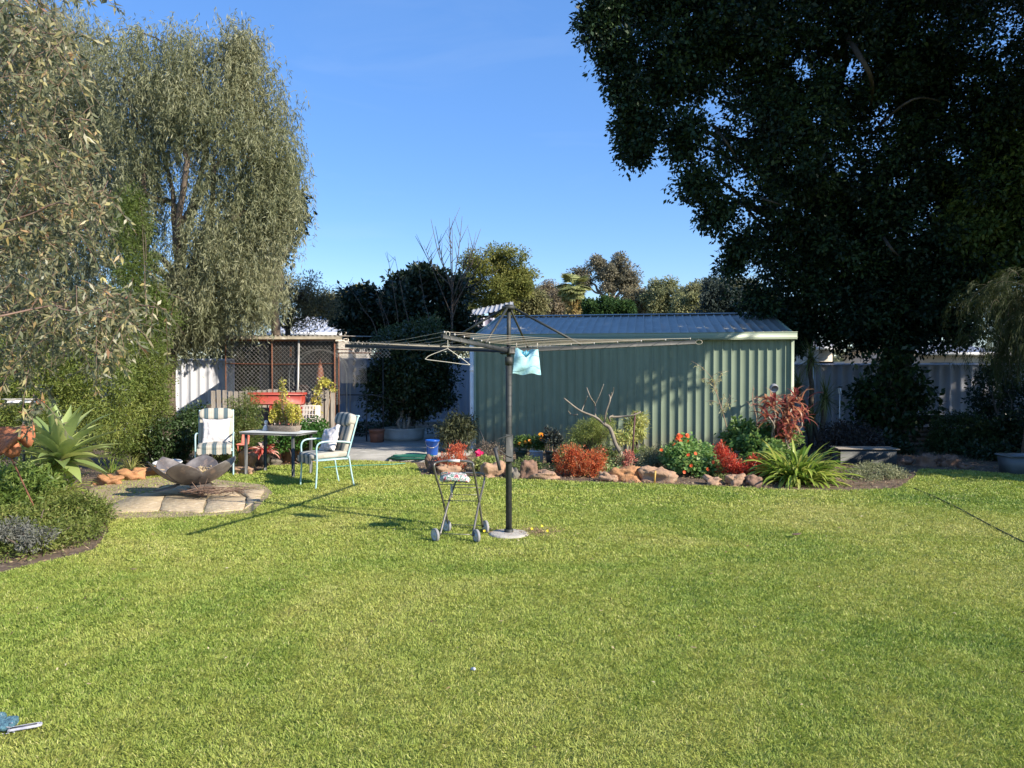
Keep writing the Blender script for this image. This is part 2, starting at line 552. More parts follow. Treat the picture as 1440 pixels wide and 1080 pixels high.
# ---- grass (stuff)
def grass():
    bands = [(2.5, 4.4, 21000, .024, .0028), (4.4, 6.4, 13000, .026, .0036), (6.4, 9, 6800, .030, .0052), (9, 14.6, 2700, .036, .009)]
    mb = MB()
    slabs = [[tuple(gr(x, y)[:2]) for x, y in q] for q in
             ([(158, 716), (196, 696), (300, 685), (372, 690), (345, 712), (250, 721)],)]
    hc = gr(715, 753)
    for y0, y1, dens, L, Wd in bands:
        w1 = .70 * y1 + .25
        n = int(dens * (y1 - y0) * 2 * w1)
        P = np.stack([rng.uniform(-w1, w1, n), rng.uniform(y0, y1, n), np.zeros(n)], -1)
        P = P[np.abs(P[:, 0]) < .70 * P[:, 1] + .25]
        m_ = int(n * .30 * 1.7 / w1); Q = np.stack([rng.choice([-1, 1], m_) * (.70 * rng.uniform(y0, y1, m_) + rng.uniform(.25, 1.9, m_)), rng.uniform(y0, y1, m_), np.zeros(m_)], -1)
        Q = Q[np.abs(Q[:, 0]) >= .70 * Q[:, 1] + .25]; P = np.concatenate([P, Q])
        P = P[inpoly(P, LAWN)]
        for s in slabs: P = P[~inpoly(P, s)]
        P = P[np.hypot(P[:, 0] - hc[0], P[:, 1] - hc[1]) > .19]
        P = P[~(inpoly(P, DIRT) & (rng.random(len(P)) < .84))]
        # bare patches
        q = np.array([mnoise.noise(Vector((p[0] * 1.3, p[1] * 1.3, 3))) for p in P[::8]])
        q = np.repeat(q, 8)[:len(P)] if len(q) * 8 >= len(P) else np.pad(np.repeat(q, 8), (0, len(P) - len(q) * 8))
        # clumps
        n = len(P)
        cl = np.floor(P[:, :2] / (.05 + y0 * .006)); h = np.abs(np.sin(cl[:, 0] * 12.9898 + cl[:, 1] * 78.233) * 43758.5453) % 1
        az = h * 2 * PI + rng.normal(size=n) * .9
        ln = rng.uniform(.35, 1.15, n)
        D = np.stack([np.cos(az) * ln, np.sin(az) * ln, np.ones(n)], -1); D = norm(D)
        Ls = L * rng.uniform(.45, 1.15, n) * (.8 + .45 * h)
        sd = norm(np.cross(D, rng.normal(size=(n, 3)))) * (Wd * rng.uniform(.6, 1.3, n))[:, None] / 2
        tip = P + D * Ls[:, None]
        midp = P + D * Ls[:, None] * .5 + np.array([0, 0, .003])
        tip[:, 2] *= .8
        v = np.stack([P - sd, P + sd, midp + sd * .8, tip, midp - sd * .8], 1).reshape(-1, 3)
        i = np.arange(n)[:, None] * 5
        t = np.clip(.15 + .55 * rng.random(n) + .3 * (h - .5), 0, 1)
        dry = rng.random(n) < .10; t[dry] = rng.uniform(.85, 1, dry.sum())
        mb.add(v, np.concatenate([i, i + 1, i + 2, i + 3, i + 4], 1), t)
    o = mb.build('grass', m_blade); tag(o, 'short mown green and straw coloured grass covering the lawn', 'grass', kind='stuff')
grass()

def debris():
    n = 900; mb = MB(); P = np.stack([rng.uniform(-6.5, 9, n), 3 + 9 * rng.random(n) ** .8, rng.uniform(.008, .028, n)], -1); P = P[inpoly(P, LAWN)]
    n = len(P); leafquads(mb, P, rng.normal(size=(n, 3)) * np.array([1, 1, .25]), rng.uniform(.008, .034, n), rng.uniform(.005, .014, n))
    o = mb.build('lawn_litter', leafM('lawn_litter_leaf', [(.05, .035, .025), (.2, .13, .07), (.45, .36, .22), (.6, .52, .36)], .1, .9)); tag(o, 'tiny dry leaves and bark bits scattered thinly over the lawn', 'leaf litter', kind='stuff')
debris()
# ---- concrete slab behind the lawn
m_conc = M('old_concrete', (.34, .33, .3), (.24, .235, .21), 2.5, .9, bump=.4, bscale=50, c3=(.4, .39, .35))
a, b2, c, d = gr(452, 646), gr(610, 650), gr(668, 636), gr(668, 612)
flat('concrete_path', [(a[0] - 1.2, a[1] + .1), (a[0], a[1]), (b2[0], b2[1]), (-.9, 13.8), (-.76, 15.3), (-1.0, 21), (-6, 21), (-5.5, 16)], .03, m_conc, thick=.04)
# ================================================================ SHED
m_shed = M('pale_green_steel', (.20, .255, .18), (.175, .225, .158), 1.5, .5, 0, spec=.35, bump=.06, bscale=8)
_nt = m_shed.node_tree; _b = [n for n in _nt.nodes if n.type == 'BSDF_PRINCIPLED'][0]
_src = _b.inputs['Base Color'].links[0].from_socket
_tc = _nt.nodes.new('ShaderNodeTexCoord'); _sx = _nt.nodes.new('ShaderNodeSeparateXYZ'); _nt.links.new(_tc.outputs['Object'], _sx.inputs[0])
_dn = noise_node(_nt, 5, 6, stretch=(2, 2, .6))
_ad = _nt.nodes.new('ShaderNodeMath'); _ad.operation = 'MULTIPLY_ADD'; _ad.inputs[1].default_value = -.9; _nt.links.new(_dn.outputs[0], _ad.inputs[0]); _nt.links.new(_sx.outputs[2], _ad.inputs[2])
_mr = _nt.nodes.new('ShaderNodeMapRange'); _mr.inputs['From Min'].default_value = -.45; _mr.inputs['From Max'].default_value = .05; _mr.inputs['To Min'].default_value = .55; _mr.inputs['To Max'].default_value = 0; _nt.links.new(_ad.outputs[0], _mr.inputs[0])
_st = noise_node(_nt, 3, 7, stretch=(5, 5, .25)); _sr = ramp(_nt, _st.outputs[0], [(.42, (1, 1, 1)), (.75, (.74, .76, .72))])
_m1 = _nt.nodes.new('ShaderNodeMix'); _m1.data_type = 'RGBA'; _m1.blend_type = 'MULTIPLY'; _m1.inputs[0].default_value = 1; _nt.links.new(_src, _m1.inputs[6]); _nt.links.new(_sr.outputs[0], _m1.inputs[7])
_m2 = _nt.nodes.new('ShaderNodeMix'); _m2.data_type = 'RGBA'; _m2.inputs[7].default_value = (.17, .12, .08, 1); _nt.links.new(_mr.outputs[0], _m2.inputs[0]); _nt.links.new(_m1.outputs[2], _m2.inputs[6]); _nt.links.new(_m2.outputs[2], _b.inputs['Base Color'])
m_shedtrim = M('green_trim_steel', (.28, .34, .24), (.25, .31, .22), 2, .45, 0)
m_roof = M('blue_grey_roof_steel', (.34, .34, .31), (.27, .275, .26), 1.2, .5, .0, c3=(.40, .40, .36))
m_white = M('white_paint', (.72, .73, .74), (.6, .6, .6), 6, .5)
PL = np.array([-.75, 15.62, 0.]); PR = np.array([5.30, 14.58, 0.])
uA = PR - PL; LW = np.linalg.norm(uA); uA = uA / LW; uB = np.array([-uA[1], uA[0], 0.])
DEP = 6.0; HW = 2.26; RZ = 2.90; Z = np.array([0, 0, 1.0])
def shed():
    t = thing('garden_shed', 'pale green ribbed steel shed with gabled blue grey roof behind the flower bed', 'shed', (PL + PR) / 2 + uB * DEP / 2)
    a = MB(); sheet(a, PL, uA * LW, Z * HW, -uB, .165, .034, .014, .021)
    w = a.build('wall', m_shed, t)
    a = MB(); sheet(a, PR, uB * DEP, Z * HW, uA, .165, .034, .014, .021)
    a.add([PR + uB * 0 + Z * HW, PR + uB * DEP + Z * HW, PR + uB * DEP / 2 + Z * (RZ - .03)], [(0, 1, 2)]); a.build('wall', m_shed, t)
    a = MB(); sheet(a, PL, uB * DEP, Z * HW, -uA, .165, .034, .014, .021)
    a.add([PL + Z * HW, PL + uB * DEP + Z * HW, PL + uB * DEP / 2 + Z * (RZ - .03)], [(0, 1, 2)]); a.build('wall', m_shed, t)
    a = MB(); sheet(a, PL + uB * DEP, uA * LW, Z * HW, uB, .165, .034, .014, .021); a.build('wall', m_shed, t)
    # roof
    ov = .04
    for sgn in (0, 1):
        base = PL - uA * ov + (-uB * .06 if sgn == 0 else uB * (DEP + .06)) + Z * (HW + .03)
        rid = PL - uA * ov + uB * DEP / 2 + Z * RZ
        E = rid - base; Nn = np.cross(uA, E); Nn /= np.linalg.norm(Nn)
        if Nn[2] < 0: Nn = -Nn
        a = MB(); sheet(a, base, uA * (LW + 2 * ov), E, Nn, .175, .036, .018, .026); ro = a.build('roof', m_roof, t)
    a = MB()
    R0 = PL - uA * (ov + .01) + uB * DEP / 2 + Z * (RZ + .045)
    for s in (-1, 1):
        dn = uB * s * .13 - Z * .03
        a.add([R0, R0 + uA * (LW + 2 * ov + .02), R0 + uA * (LW + 2 * ov + .02) + dn, R0 + dn], [(0, 1, 2, 3)])
    a.build('ridge_cap', m_roof, t)
    # gutter
    a = MB(); G = (PL + PR) / 2 - uB * .075 + Z * (HW + .005)
    R = rotz(math.atan2(uA[1], uA[0]))
    bbox_(a, G, (LW + .16, .11, .14), .012, R)
    box(a, G + Z * .072 - uB * .05, (LW + .165, .02, .012), R)
    box(a, G - Z * .03 - uB * .056, (LW + .165, .006, .02), R)
    a.build('gutter', m_shedtrim, t)
    # corner and barge trims
    for P, s in ((PR, 1), (PL, -1)):
        a = MB(); bbox_(a, P + Z * (HW / 2 - .03) - uB * .016 + uA * s * .012, (.06, .05, HW - .08), .006, R); a.build('corner_trim', m_shedtrim, t)
        for q in (0, 1):
            a = MB()
            p0 = P + uA * s * (ov + .02) + (uB * -.06 if q == 0 else uB * (DEP + .06)) + Z * (HW + .05); p1 = P + uA * s * (ov + .02) + uB * DEP / 2 + Z * (RZ + .04)
            d = p1 - p0
            a.add([p0 - Z * .1, p1 - Z * .1, p1, p0, p0 - Z * .1 - uA * s * .025, p1 - Z * .1 - uA * s * .025, p1 - uA * s * .025, p0 - uA * s * .025], BOXF)
            a.build('barge_trim', m_shedtrim, t)
    a = MB(); q = PL - uA * .055 - uB * .06
    tube(a, [q + Z * .02, q + Z * .3, q + Z * 2.2], .042, 12); 
    tube(a, [q + Z * .02, q + Z * .06 - uB * .05], .045, 12)
    for z in (.5, 1.6): tube(a, [q + Z * z, q + Z * (z + .03)], .047, 12)
    a.build('downpipe', m_white, t)
    # round wall lamp / fan housing near right end
    p = at(1088, 545, 14.35)
    s = thing('wall_spotlight', 'small grey round spotlight mounted high on the right end of the green shed', 'spotlight', p)
    mg = M('grey_plastic', (.3, .31, .34), (.22, .23, .26), 9, .5)
    a = MB(); Rr = rotx(PI / 2 - .5) 
    lathe(a, p, [(0.001, -.06), (.05, -.055), (.075, -.02), (.08, .03), (.078, .05), (.066, .05), (.06, .02), (.001, .0)], 20, R=rotx(PI / 2 + .55)); a.build('housing', mg, s, True)
    a = MB(); 
    for k in range(5):
        c0 = p + np.array([-.05 + k * .025, -.035, .03 + .0]); tube(a, [c0 + np.array([0, 0, -.04 + abs(k - 2) * .01]), c0 + np.array([0, 0, .035 - abs(k - 2) * .01])], .004, 5)
    a.build('grille', m_dark_metal, s)
    a = MB(); tube(a, [p + np.array([0, .03, -.02]), p + np.array([0.02, .25, -.06])], .015, 6); a.build('bracket', m_dark_metal, s)
shed()

# ================================================================ FENCES
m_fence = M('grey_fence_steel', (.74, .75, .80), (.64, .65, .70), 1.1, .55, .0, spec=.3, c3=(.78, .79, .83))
m_fence_w = M('patchy_pale_fence_steel', (.62, .63, .66), (.5, .51, .55), 2.2, .6, .0, c3=(.34, .35, .38), stretch=(3, 3, .35))  # pale steel with darker, vertically stretched patches
def fence(name, label, P, Q, h, mat, pitch=.26, z0=0.0, post=2.4):
    P = np.array([P[0], P[1], z0]); Q = np.array([Q[0], Q[1], z0]); A = Q - P; L = np.linalg.norm(A); a = A / L
    N = np.array([a[1], -a[0], 0]); 
    if N[1] > 0: N = -N
    t = thing(name, label, 'fence', (P + Q) / 2)
    R = rotz(math.atan2(a[1], a[0]))
    k = int(L / post)
    for i in range(k):
        m = MB(); p = P + a * L * i / k
        sheet(m, p + a * .03 - N * .004, a * (L / k - .06), Z * (h - .04), N, pitch, .09, .05, .03)
        m.build('fence_panel', mat, t)
    for i in range(k + 1):
        m = MB(); box(m, P + a * L * i / k + Z * h / 2 - N * .005, (.05, .06, h - .02), R); m.build('fence_post', mat, t)
    m = MB(); bbox_(m, (P + Q) / 2 + Z * (h - .02), (L + .05, .075, .05), .008, R); m.build('top_rail', mat, t)
    m = MB(); bbox_(m, (P + Q) / 2 + Z * (.06), (L + .05, .07, .09), .008, R); m.build('bottom_rail', mat, t)
    return t
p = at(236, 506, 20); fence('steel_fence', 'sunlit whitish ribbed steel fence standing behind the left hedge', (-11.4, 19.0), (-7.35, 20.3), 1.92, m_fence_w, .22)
fence('steel_fence', 'shaded blue grey ribbed steel fence between the wire enclosure and the shed', (-6.6, 24.2), (-.7, 24.0), 2.0, M('shade_tinted_fence_steel', (.40, .42, .47), (.34, .355, .4), 1.1, .55, 0, spec=.3))  # mid fence: grey fence steel again, its shade put into a darker, bluer colour
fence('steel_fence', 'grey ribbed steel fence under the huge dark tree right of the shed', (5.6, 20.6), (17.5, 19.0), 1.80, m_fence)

# ================================================================ WIRE ENCLOSURE (aviary)
m_wire = M('galvanised_wire', (.42, .42, .4), (.3, .28, .25), 8, .5, .5)
m_wood = M('weathered_grey_wood', (.27, .24, .2), (.17, .145, .12), 6, .9, bump=.5, stretch=(6, 6, .6))
m_mossroof = M('mossy_roof_sheet', (.33, .29, .23), (.2, .17, .12), 5, .9, bump=.4, c3=(.45, .42, .36))
m_darksheet = M('dark_corrugated_backing', (.10, .11, .115), (.06, .065, .07), 3, .7)
def chain(mb, O, A, E, step=.075, r=.0022, clip=None):
    """diamond wire mesh in the parallelogram O, A, E"""
    O = np.array(O, float); LA = np.linalg.norm(A); LE = np.linalg.norm(E); a = A / LA; e = E / LE
    N = np.cross(a, e)
    k = int((LA + LE) / step) + 1
    for s in (1, -1):
        for i in range(k):
            x0 = i * step
            if s == 1: p0 = (x0, 0); p1 = (x0 - LE, LE)
            else: p0 = (x0 - LE, 0); p1 = (x0, LE)
            # clip to 0..LA
            (xa, ya), (xb, yb) = p0, p1
            def cl(x, xo, y, yo, lim):
                u = (lim - x) / (xo - x); return lim, y + (yo - y) * u
            if max(xa, xb) <= 0 or min(xa, xb) >= LA: continue
            if xa < 0: xa, ya = cl(xa, xb, ya, yb, 0)
            if xb < 0: xb, yb = cl(xb, xa, yb, ya, 0)
            if xa > LA: xa, ya = cl(xa, xb, ya, yb, LA)
            if xb > LA: xb, yb = cl(xb, xa, yb, ya, LA)
            tube(mb, [O + a * xa + e * ya + N * .003 * s, O + a * xb + e * yb + N * .003 * s], r, 3, cap=False)
def aviary():
    Y0 = 16.0; x0 = at(318, 500, Y0)[0]; x1 = at(472, 500, Y0)[0]
    t = thing('wire_enclosure', 'rusty framed bird enclosure of diamond wire with mossy flat roof behind the chairs', 'enclosure', ((x0 + x1) / 2, 17.5, 0))
    zt = 2.26
    a = MB(); chain(a, (x0, Y0, .95), np.array([x1 - x0, 0, 0]), np.array([0, 0, zt - .95]), .085, .0035); a.build('wire_mesh', m_wire, t)
    xg = at(548, 500, Y0)[0]
    a = MB(); chain(a, (x1 + .02, Y0, 1.88), np.array([xg - x1, 0, 0]), np.array([0, 0, .34]), .08, .0035); a.build('wire_mesh', m_wire, t)
    a = MB(); chain(a, (x1 + .08, Y0 + .1, 1.35), np.array([.55, 0, 0]), np.array([0, 0, .6]), .05, .0025); a.build('wire_mesh', m_wire, t)
    for px, mt, r, lean in ((318, m_rust, .013, 0), (383, m_rust, .014, 0), (471, m_rust, .018, 0), (421, m_wire, .024, -.06)):
        x = at(px, 500, Y0)[0]; a = MB(); tube(a, [(x + lean, Y0 - .03, 0), (x, Y0 - .03, zt + .02)], r, 8); a.build('post', mt, t)
    a = MB(); x = at(476, 500, Y0)[0]; tube(a, [(x, Y0 + .02, .6), (x, Y0 + .02, 1.98)], .015, 6); tube(a, [(x, Y0 + .02, 1.98), (x + .9, Y0 + .02, 1.98)], .015, 6); tube(a, [(x - .05, Y0 + .02, 2.05), (x + .3, Y0 + .02, 2.05)], .012, 6); a.build('gate_frame', m_rust, t)
    for z, r in ((1.76, .012), (zt, .028), (.95, .015)):
        a = MB(); tube(a, smoothpts([(x0, Y0 - .02, z), ((x0 + x1) / 2, Y0 - .02, z - .015), (x1, Y0 - .02, z)]), r, 6); a.build('rail', m_rust, t)
    # roof
    a = MB()
    A = np.array([x1 - x0 + .3, 0, 0]); 
    sheet(a, (x0 - .1, Y0 - .12, zt + .06), A, np.array([0, 3.6, .15]), np.array([0, 0, 1.]), .09, .07, .03, .02)
    sheet(a, (x0 - .1, Y0 - .12, zt + .045), A, np.array([0, 3.6, .15]), np.array([0, 0, 1.]), .09, .07, .03, .02)
    a.build('roof', m_mossroof, t)
    a = MB(); bbox_(a, ((x0 + x1) / 2, Y0 - .1, zt + .03), (x1 - x0 + .3, .04, .07), .006); a.build('fascia', m_mossroof, t)
    a = MB(); sheet(a, (-6.4, 19.5, 0), np.array([6.4 - 4.4, 0, 0]), np.array([0, 0, 2.36]), np.array([0, -1., 0]), .16, .08, .03, .03); a.build('dark_backing', m_darksheet, t)  # dark sheet added behind the wire to darken the enclosure interior
    a = MB(); chain(a, (x1, Y0 + .03, .9), np.array([0, 3.4, 0]), np.array([0, 0, 1.35]), .1, .003); a.build('wire_mesh', m_wire, t)
    # arch inside
    cx = at(447, 530, 16.6)[0]; a = MB()
    for dy in (0, .35):
        pts = [(cx + .62 * math.cos(q), 16.6 + dy, 1.45 + .62 * math.sin(q)) for q in np.linspace(0, PI, 20)]
        tube(a, [(cx + .62, 16.6 + dy, .5)] + pts + [(cx - .62, 16.6 + dy, .5)], .012, 5)
    for q in np.linspace(0, PI, 9): tube(a, [(cx + .62 * math.cos(q), 16.6, 1.45 + .62 * math.sin(q)), (cx + .62 * math.cos(q), 16.95, 1.45 + .62 * math.sin(q))], .008, 4)
    o = a.build('garden_arch', m_wire); tag(o, 'thin wire arch standing inside the diamond wire enclosure', 'arch')
    # reddish carved post and green bin in the arch
    p = (cx, 16.8, 0); s = MB()
    lathe(s, p, [(.09, 0), (.09, 1.3), (.11, 1.35), (.07, 1.6), (.04, 1.75), (.001, 1.88)], 6); o = s.build('carved_post', M('red_brown_wood', (.3, .12, .07), (.2, .08, .05), 7, .8)); tag(o, 'pointed red brown post inside the wire enclosure under the arch', 'post')
    s = MB(); p = (cx - .45, 16.9, 0); lathe(s, p, [(.2, .9), (.22, 1.05), (.2, 1.25), (.12, 1.3), (.001, 1.3)], 12); o = s.build('nest_box', M('dark_brown_box', (.05, .03, .025), (.03, .02, .02), 7, .8)); tag(o, 'dark brown rounded nest box inside the wire enclosure', 'nest box')
aviary()

def picket(): 
    Y = 15.55; x0 = at(300, 560, Y)[0]; x1 = at(468, 560, Y)[0]
    t = thing('picket_fence', 'low weathered grey paling fence in front of the wire enclosure', 'fence', ((x0 + x1) / 2, Y, 0))
    x = x0; i = 0
    while x < x1:
        w = .085; h = 1.22 + random.uniform(-.03, .02); a = MB()
        R = roty(random.uniform(-.015, .015))
        bbox_(a, (x, Y, h / 2), (w, .018, h), .004, R); a.build('paling', m_wood, t); x += w + .03
    for z in (.35, 1.0):
        a = MB(); box(a, ((x0 + x1) / 2, Y + .03, z), (x1 - x0, .035, .07)); a.build('rail', m_wood, t)
picket()

m_redplant = M('red_painted_planter', (.33, .04, .02), (.26, .03, .018), 5, .5)
def redtrough():
    Y = 15.1; pL = at(352, 560, Y)[0]; pR = at(429, 560, Y)[0]; cx = (pL + pR) / 2; w = pR - pL
    t = thing('red_planter_trough', 'long red planter trough raised in front of the low paling fence', 'planter', (cx, Y, 0))
    a = MB(); bbox_(a, (cx, Y, 1.04), (w - .06, .3, .2), .02); a.build('trough_body', m_redplant, t)
    a = MB(); 
    for s in (-1, 1): bbox_(a, (cx, Y + s * .15, 1.155), (w, .05, .05), .01)
    for s in (-1, 1): bbox_(a, (cx + s * (w / 2 - .02), Y, 1.156), (.05, .28, .05), .01)
    a.build('rim', m_redplant, t)
    a = MB(); box(a, (cx, Y, 1.12), (w - .1, .24, .03)); a.build('soil', m_soil, t)
    a = MB(); bbox_(a, (cx + .18, Y, .47), (w - .45, .26, .93), .01); a.build('stand', m_redplant, t)
    # white lattice crate
    Y2 = 14.7; x0 = at(386, 585, Y2)[0]; x1 = at(444, 585, Y2)[0]; z0, z1 = .3, .93
    t = thing('lattice_crate', 'off white plastic lattice crate standing in front of the red trough', 'crate', ((x0 + x1) / 2, Y2, 0))
    a = MB()
    for yy in (Y2, Y2 + .3):
        for x in np.linspace(x0, x1, 14): box(a, (x, yy, (z0 + z1) / 2), (.014, .012, z1 - z0))
        for z in np.linspace(z0, z1, 9): box(a, ((x0 + x1) / 2, yy - .001, z), (x1 - x0 + .02, .012, .012))
    mcr = M('cream_plastic', (.55, .5, .45), (.45, .4, .36), 6, .6)
    a.build('lattice', mcr, t)
    for s in (x0, x1):
        a = MB(); bbox_(a, (s, Y2 + .15, z1 / 2), (.03, .33, z1), .005); a.build('leg_frame', mcr, t)
redtrough()

# ================================================================ ROTARY CLOTHES LINE
m_hoist = M('charcoal_hoist_steel', (.022, .027, .026), (.036, .04, .038), 14, .6, .1, c3=(.07, .066, .058))
m_line = M('cream_clothes_line', (.46, .41, .32), (.34, .3, .24), 10, .6)
HB = gr(715.5, 751); HB[2] = 0
H0 = HB + Z * 1.80
def hoist():
    t = thing('rotary_clothes_line', 'dark steel rotary clothes line with four spread arms standing on the lawn', 'clothes line', HB)
    a = MB(); tube(a, [HB, HB + Z * 1.0, HB + Z * 1.73], .031, 16)
    tube(a, [HB + Z * .0, HB + Z * .05], .045, 16); a.build('mast', m_hoist, t, 'auto')
    a = MB(); tube(a, [HB + Z * 1.7, HB + Z * 2.24], .021, 14); tube(a, [HB + Z * 1.66, HB + Z * 1.74], .038, 14); a.build('upper_mast', m_hoist, t)
    a = MB(); tube(a, [HB + Z * 2.205, HB + Z * 2.235], .068, 16); tube(a, [HB + Z * 2.235, HB + Z * 2.25], .04, 12); a.build('top_cap', m_hoist, t)
    ang0 = math.atan2(-.28, .96)
    dirs = [np.array([math.cos(ang0 + k * PI / 2), math.sin(ang0 + k * PI / 2), 0]) for k in range(4)]
    L = 1.75; rise = .065
    a = MB()
    for d in dirs: bbox_(a, H0 + d * .04, (.09, .07, .07), .01, rotz(math.atan2(d[1], d[0])))
    a.build('hub', m_hoist, t)
    for d in dirs:
        R = rotz(math.atan2(d[1], d[0])) @ roty(-math.atan2(rise, L))
        a = MB(); c = H0 + d * (L / 2 + .03) + Z * (rise / 2 + .0)
        bbox_(a, c, (L, .022, .038), .004, R)
        ar = a.build('arm', m_hoist, t)
        a = MB()
        for k in range(6):
            r = .62 + k * .222; q = H0 + d * r + Z * (rise * r / L + .03)
            hk = MB(); tube(hk, [q - Z * .006, q + Z * .012], .008, 6); hk.build('cord_hook', m_wire, t)
        a = MB(); tube(a, [HB + Z * 2.215 + d * .05, H0 + d * .72 + Z * (rise * .4 + .025)], .0115, 8); a.build('strut', m_hoist, t)
    # lines: a square spiral of cords around the arms
    a = MB()
    for k in range(6):
        r = .62 + k * .222
        for j in range(4):
            d0, d1 = dirs[j], dirs[(j + 1) % 4]
            p0 = H0 + d0 * r + Z * (rise * r / L + .036); p1 = H0 + d1 * (r + (.0)) + Z * (rise * r / L + .036)
            m_ = (p0 + p1) / 2 - Z * (.012 + .012 * r)
            tube(a, smoothpts([p0, m_, p1], 6), .0017, 5, cap=False)
    a.build('cord', m_line, t)
    a = MB(); d = dirs[0]; q = H0 + d * (L + .03) + Z * (rise); 
    pts = [q + d * (.03 * math.cos(s) + .03) + Z * (.02 * math.sin(s)) for s in np.linspace(0, 2 * PI, 12)]; tube(a, pts, .003, 5); a.build('end_loop', m_line, t)
    # winder
    w = HB + Z * .88
    a = MB(); bbox_(a, w + np.array([.005, -.045, -.03]), (.075, .03, .27), .006); g = a.build('winder_box', m_hoist, t)
    a = MB()
    tube(a, [w + np.array([.03, -.06, .10]), w + np.array([-.10, -.07, .065]), w + np.array([-.105, -.07, -.04]), w + np.array([-.02, -.06, -.1]), w + np.array([.03, -.06, -.12])], .006, 6)
    tube(a, [w + np.array([-.11, -.08, -.01]), w + np.array([-.125, -.10, -.06])], .012, 8)
    a.build('crank', m_hoist, t)
    a = MB(); tube(a, [w + np.array([-.135, -.10, -.02]), w + np.array([-.085, -.10, -.24])], .017, 10); a.build('crank_handle', M('black_rubber', (.03, .032, .035), (.05, .05, .055), 9, .6), t)
    m = M('footing_concrete', (.5, .47, .41), (.36, .34, .3), 7, .95, bump=.5, c3=(.58, .54, .46))
    a = MB(); pr = [(.20, -.01), (.2, .008), (.17, .018), (.05, .022), (.001, .022)]
    lathe(a, HB, pr, 26); f = a.build('footing', m, t)
    return dirs
HD = hoist()
def hanger():
    p = at(627, 480, 5.95); d = HD[3]; r = 1.66
    top = H0 + d * r + Z * (.065 * r / 1.8 + .04)
    t = thing('coat_hanger', 'wire coat hanger hanging from the nearest arm of the clothes line', 'coat hanger', top)
    a = MB(); w = .17
    pts = [top + np.array([.012, 0, -.03]), top + np.array([.016, 0, -.006]), top + np.array([0, 0, .006]), top + np.array([-.012, 0, -.01]), top + np.array([-.0, 0, -.06]), top + np.array([0, 0, -.125])]
    tube(a, smoothpts(pts, 4), .0028, 6)
    dz = -.125
    body = [(0, dz), (-.13, dz - .05), (-.165, dz - .075), (-.16, dz - .085), (0, dz - .105), (.155, dz - .125), (.162, dz - .118), (.1, dz - .07), (0, dz)]
    bp = [top + np.array([x, .03 * x, z]) for x, z in body]
    tube(a, smoothpts(bp, 4), .003, 6, cap=False)
    a.build('wire', M('white_coated_wire', (.6, .56, .46), (.5, .47, .4), 9, .4), t)
hanger()
def pegbag():
    m = M('pale_blue_cloth', (.42, .68, .72), (.32, .58, .64), 9, .9, bump=.3, bscale=25)
    c = at(741, 508, 7.0)
    t = thing('peg_bag', 'pale blue cloth peg bag hanging from the clothes line beside the mast', 'peg bag', c)
    w, h = .25, .235
    nx, nz = 16, 14
    for side in (0, 1):
        a = MB(); v = []
        for j in range(nz):
            for i in range(nx):
                u = i / (nx - 1) * 2 - 1; s = j / (nz - 1)
                sag = (1 - s) * (0.0 + .085 * (1 - abs(abs(u * 1.0) - .0)) ** 1.2) * (1 if side == 0 else .35)
                z = h / 2 - s * h - sag + .008 * math.sin(u * 5)
                x = u * w / 2 * (.82 + .22 * s) 
                th = .045 * math.sin(PI * min(1, .15 + s * .8)) * (1 - u * u) + .006
                y = (-th if side == 0 else th) + .018 * math.sin(5 * u + 4 * s + side) * (1 - .3 * s) + .008 * math.sin(11 * s + 6 * u)
                v.append(c + np.array([x, y, z]) + np.array([0, x * .25, 0]))
        f = [(j * nx + i, j * nx + i + 1, (j + 1) * nx + i + 1, (j + 1) * nx + i) for j in range(nz - 1) for i in range(nx - 1)]
        a.add(v, f); a.build('cloth_side', m, t, True)
    a = MB()
    for s in (-1, 1): 
        p = c + np.array([s * w * .38, s * w * .1, h / 2]); tube(a, [p, p + Z * .05], .005, 5)
    a.build('hook', m_line, t)
    a = MB()
    for k in range(5):
        p = c + np.array([-.05 + k * .012, .0, .06 + .01 * (k % 2)]); box(a, p, (.01, .012, .06), roty(.3 * (k - 2)))
    a.build('pegs', M('blue_plastic', (.03, .35, .5), (.02, .25, .4), 8, .4), t)
pegbag()

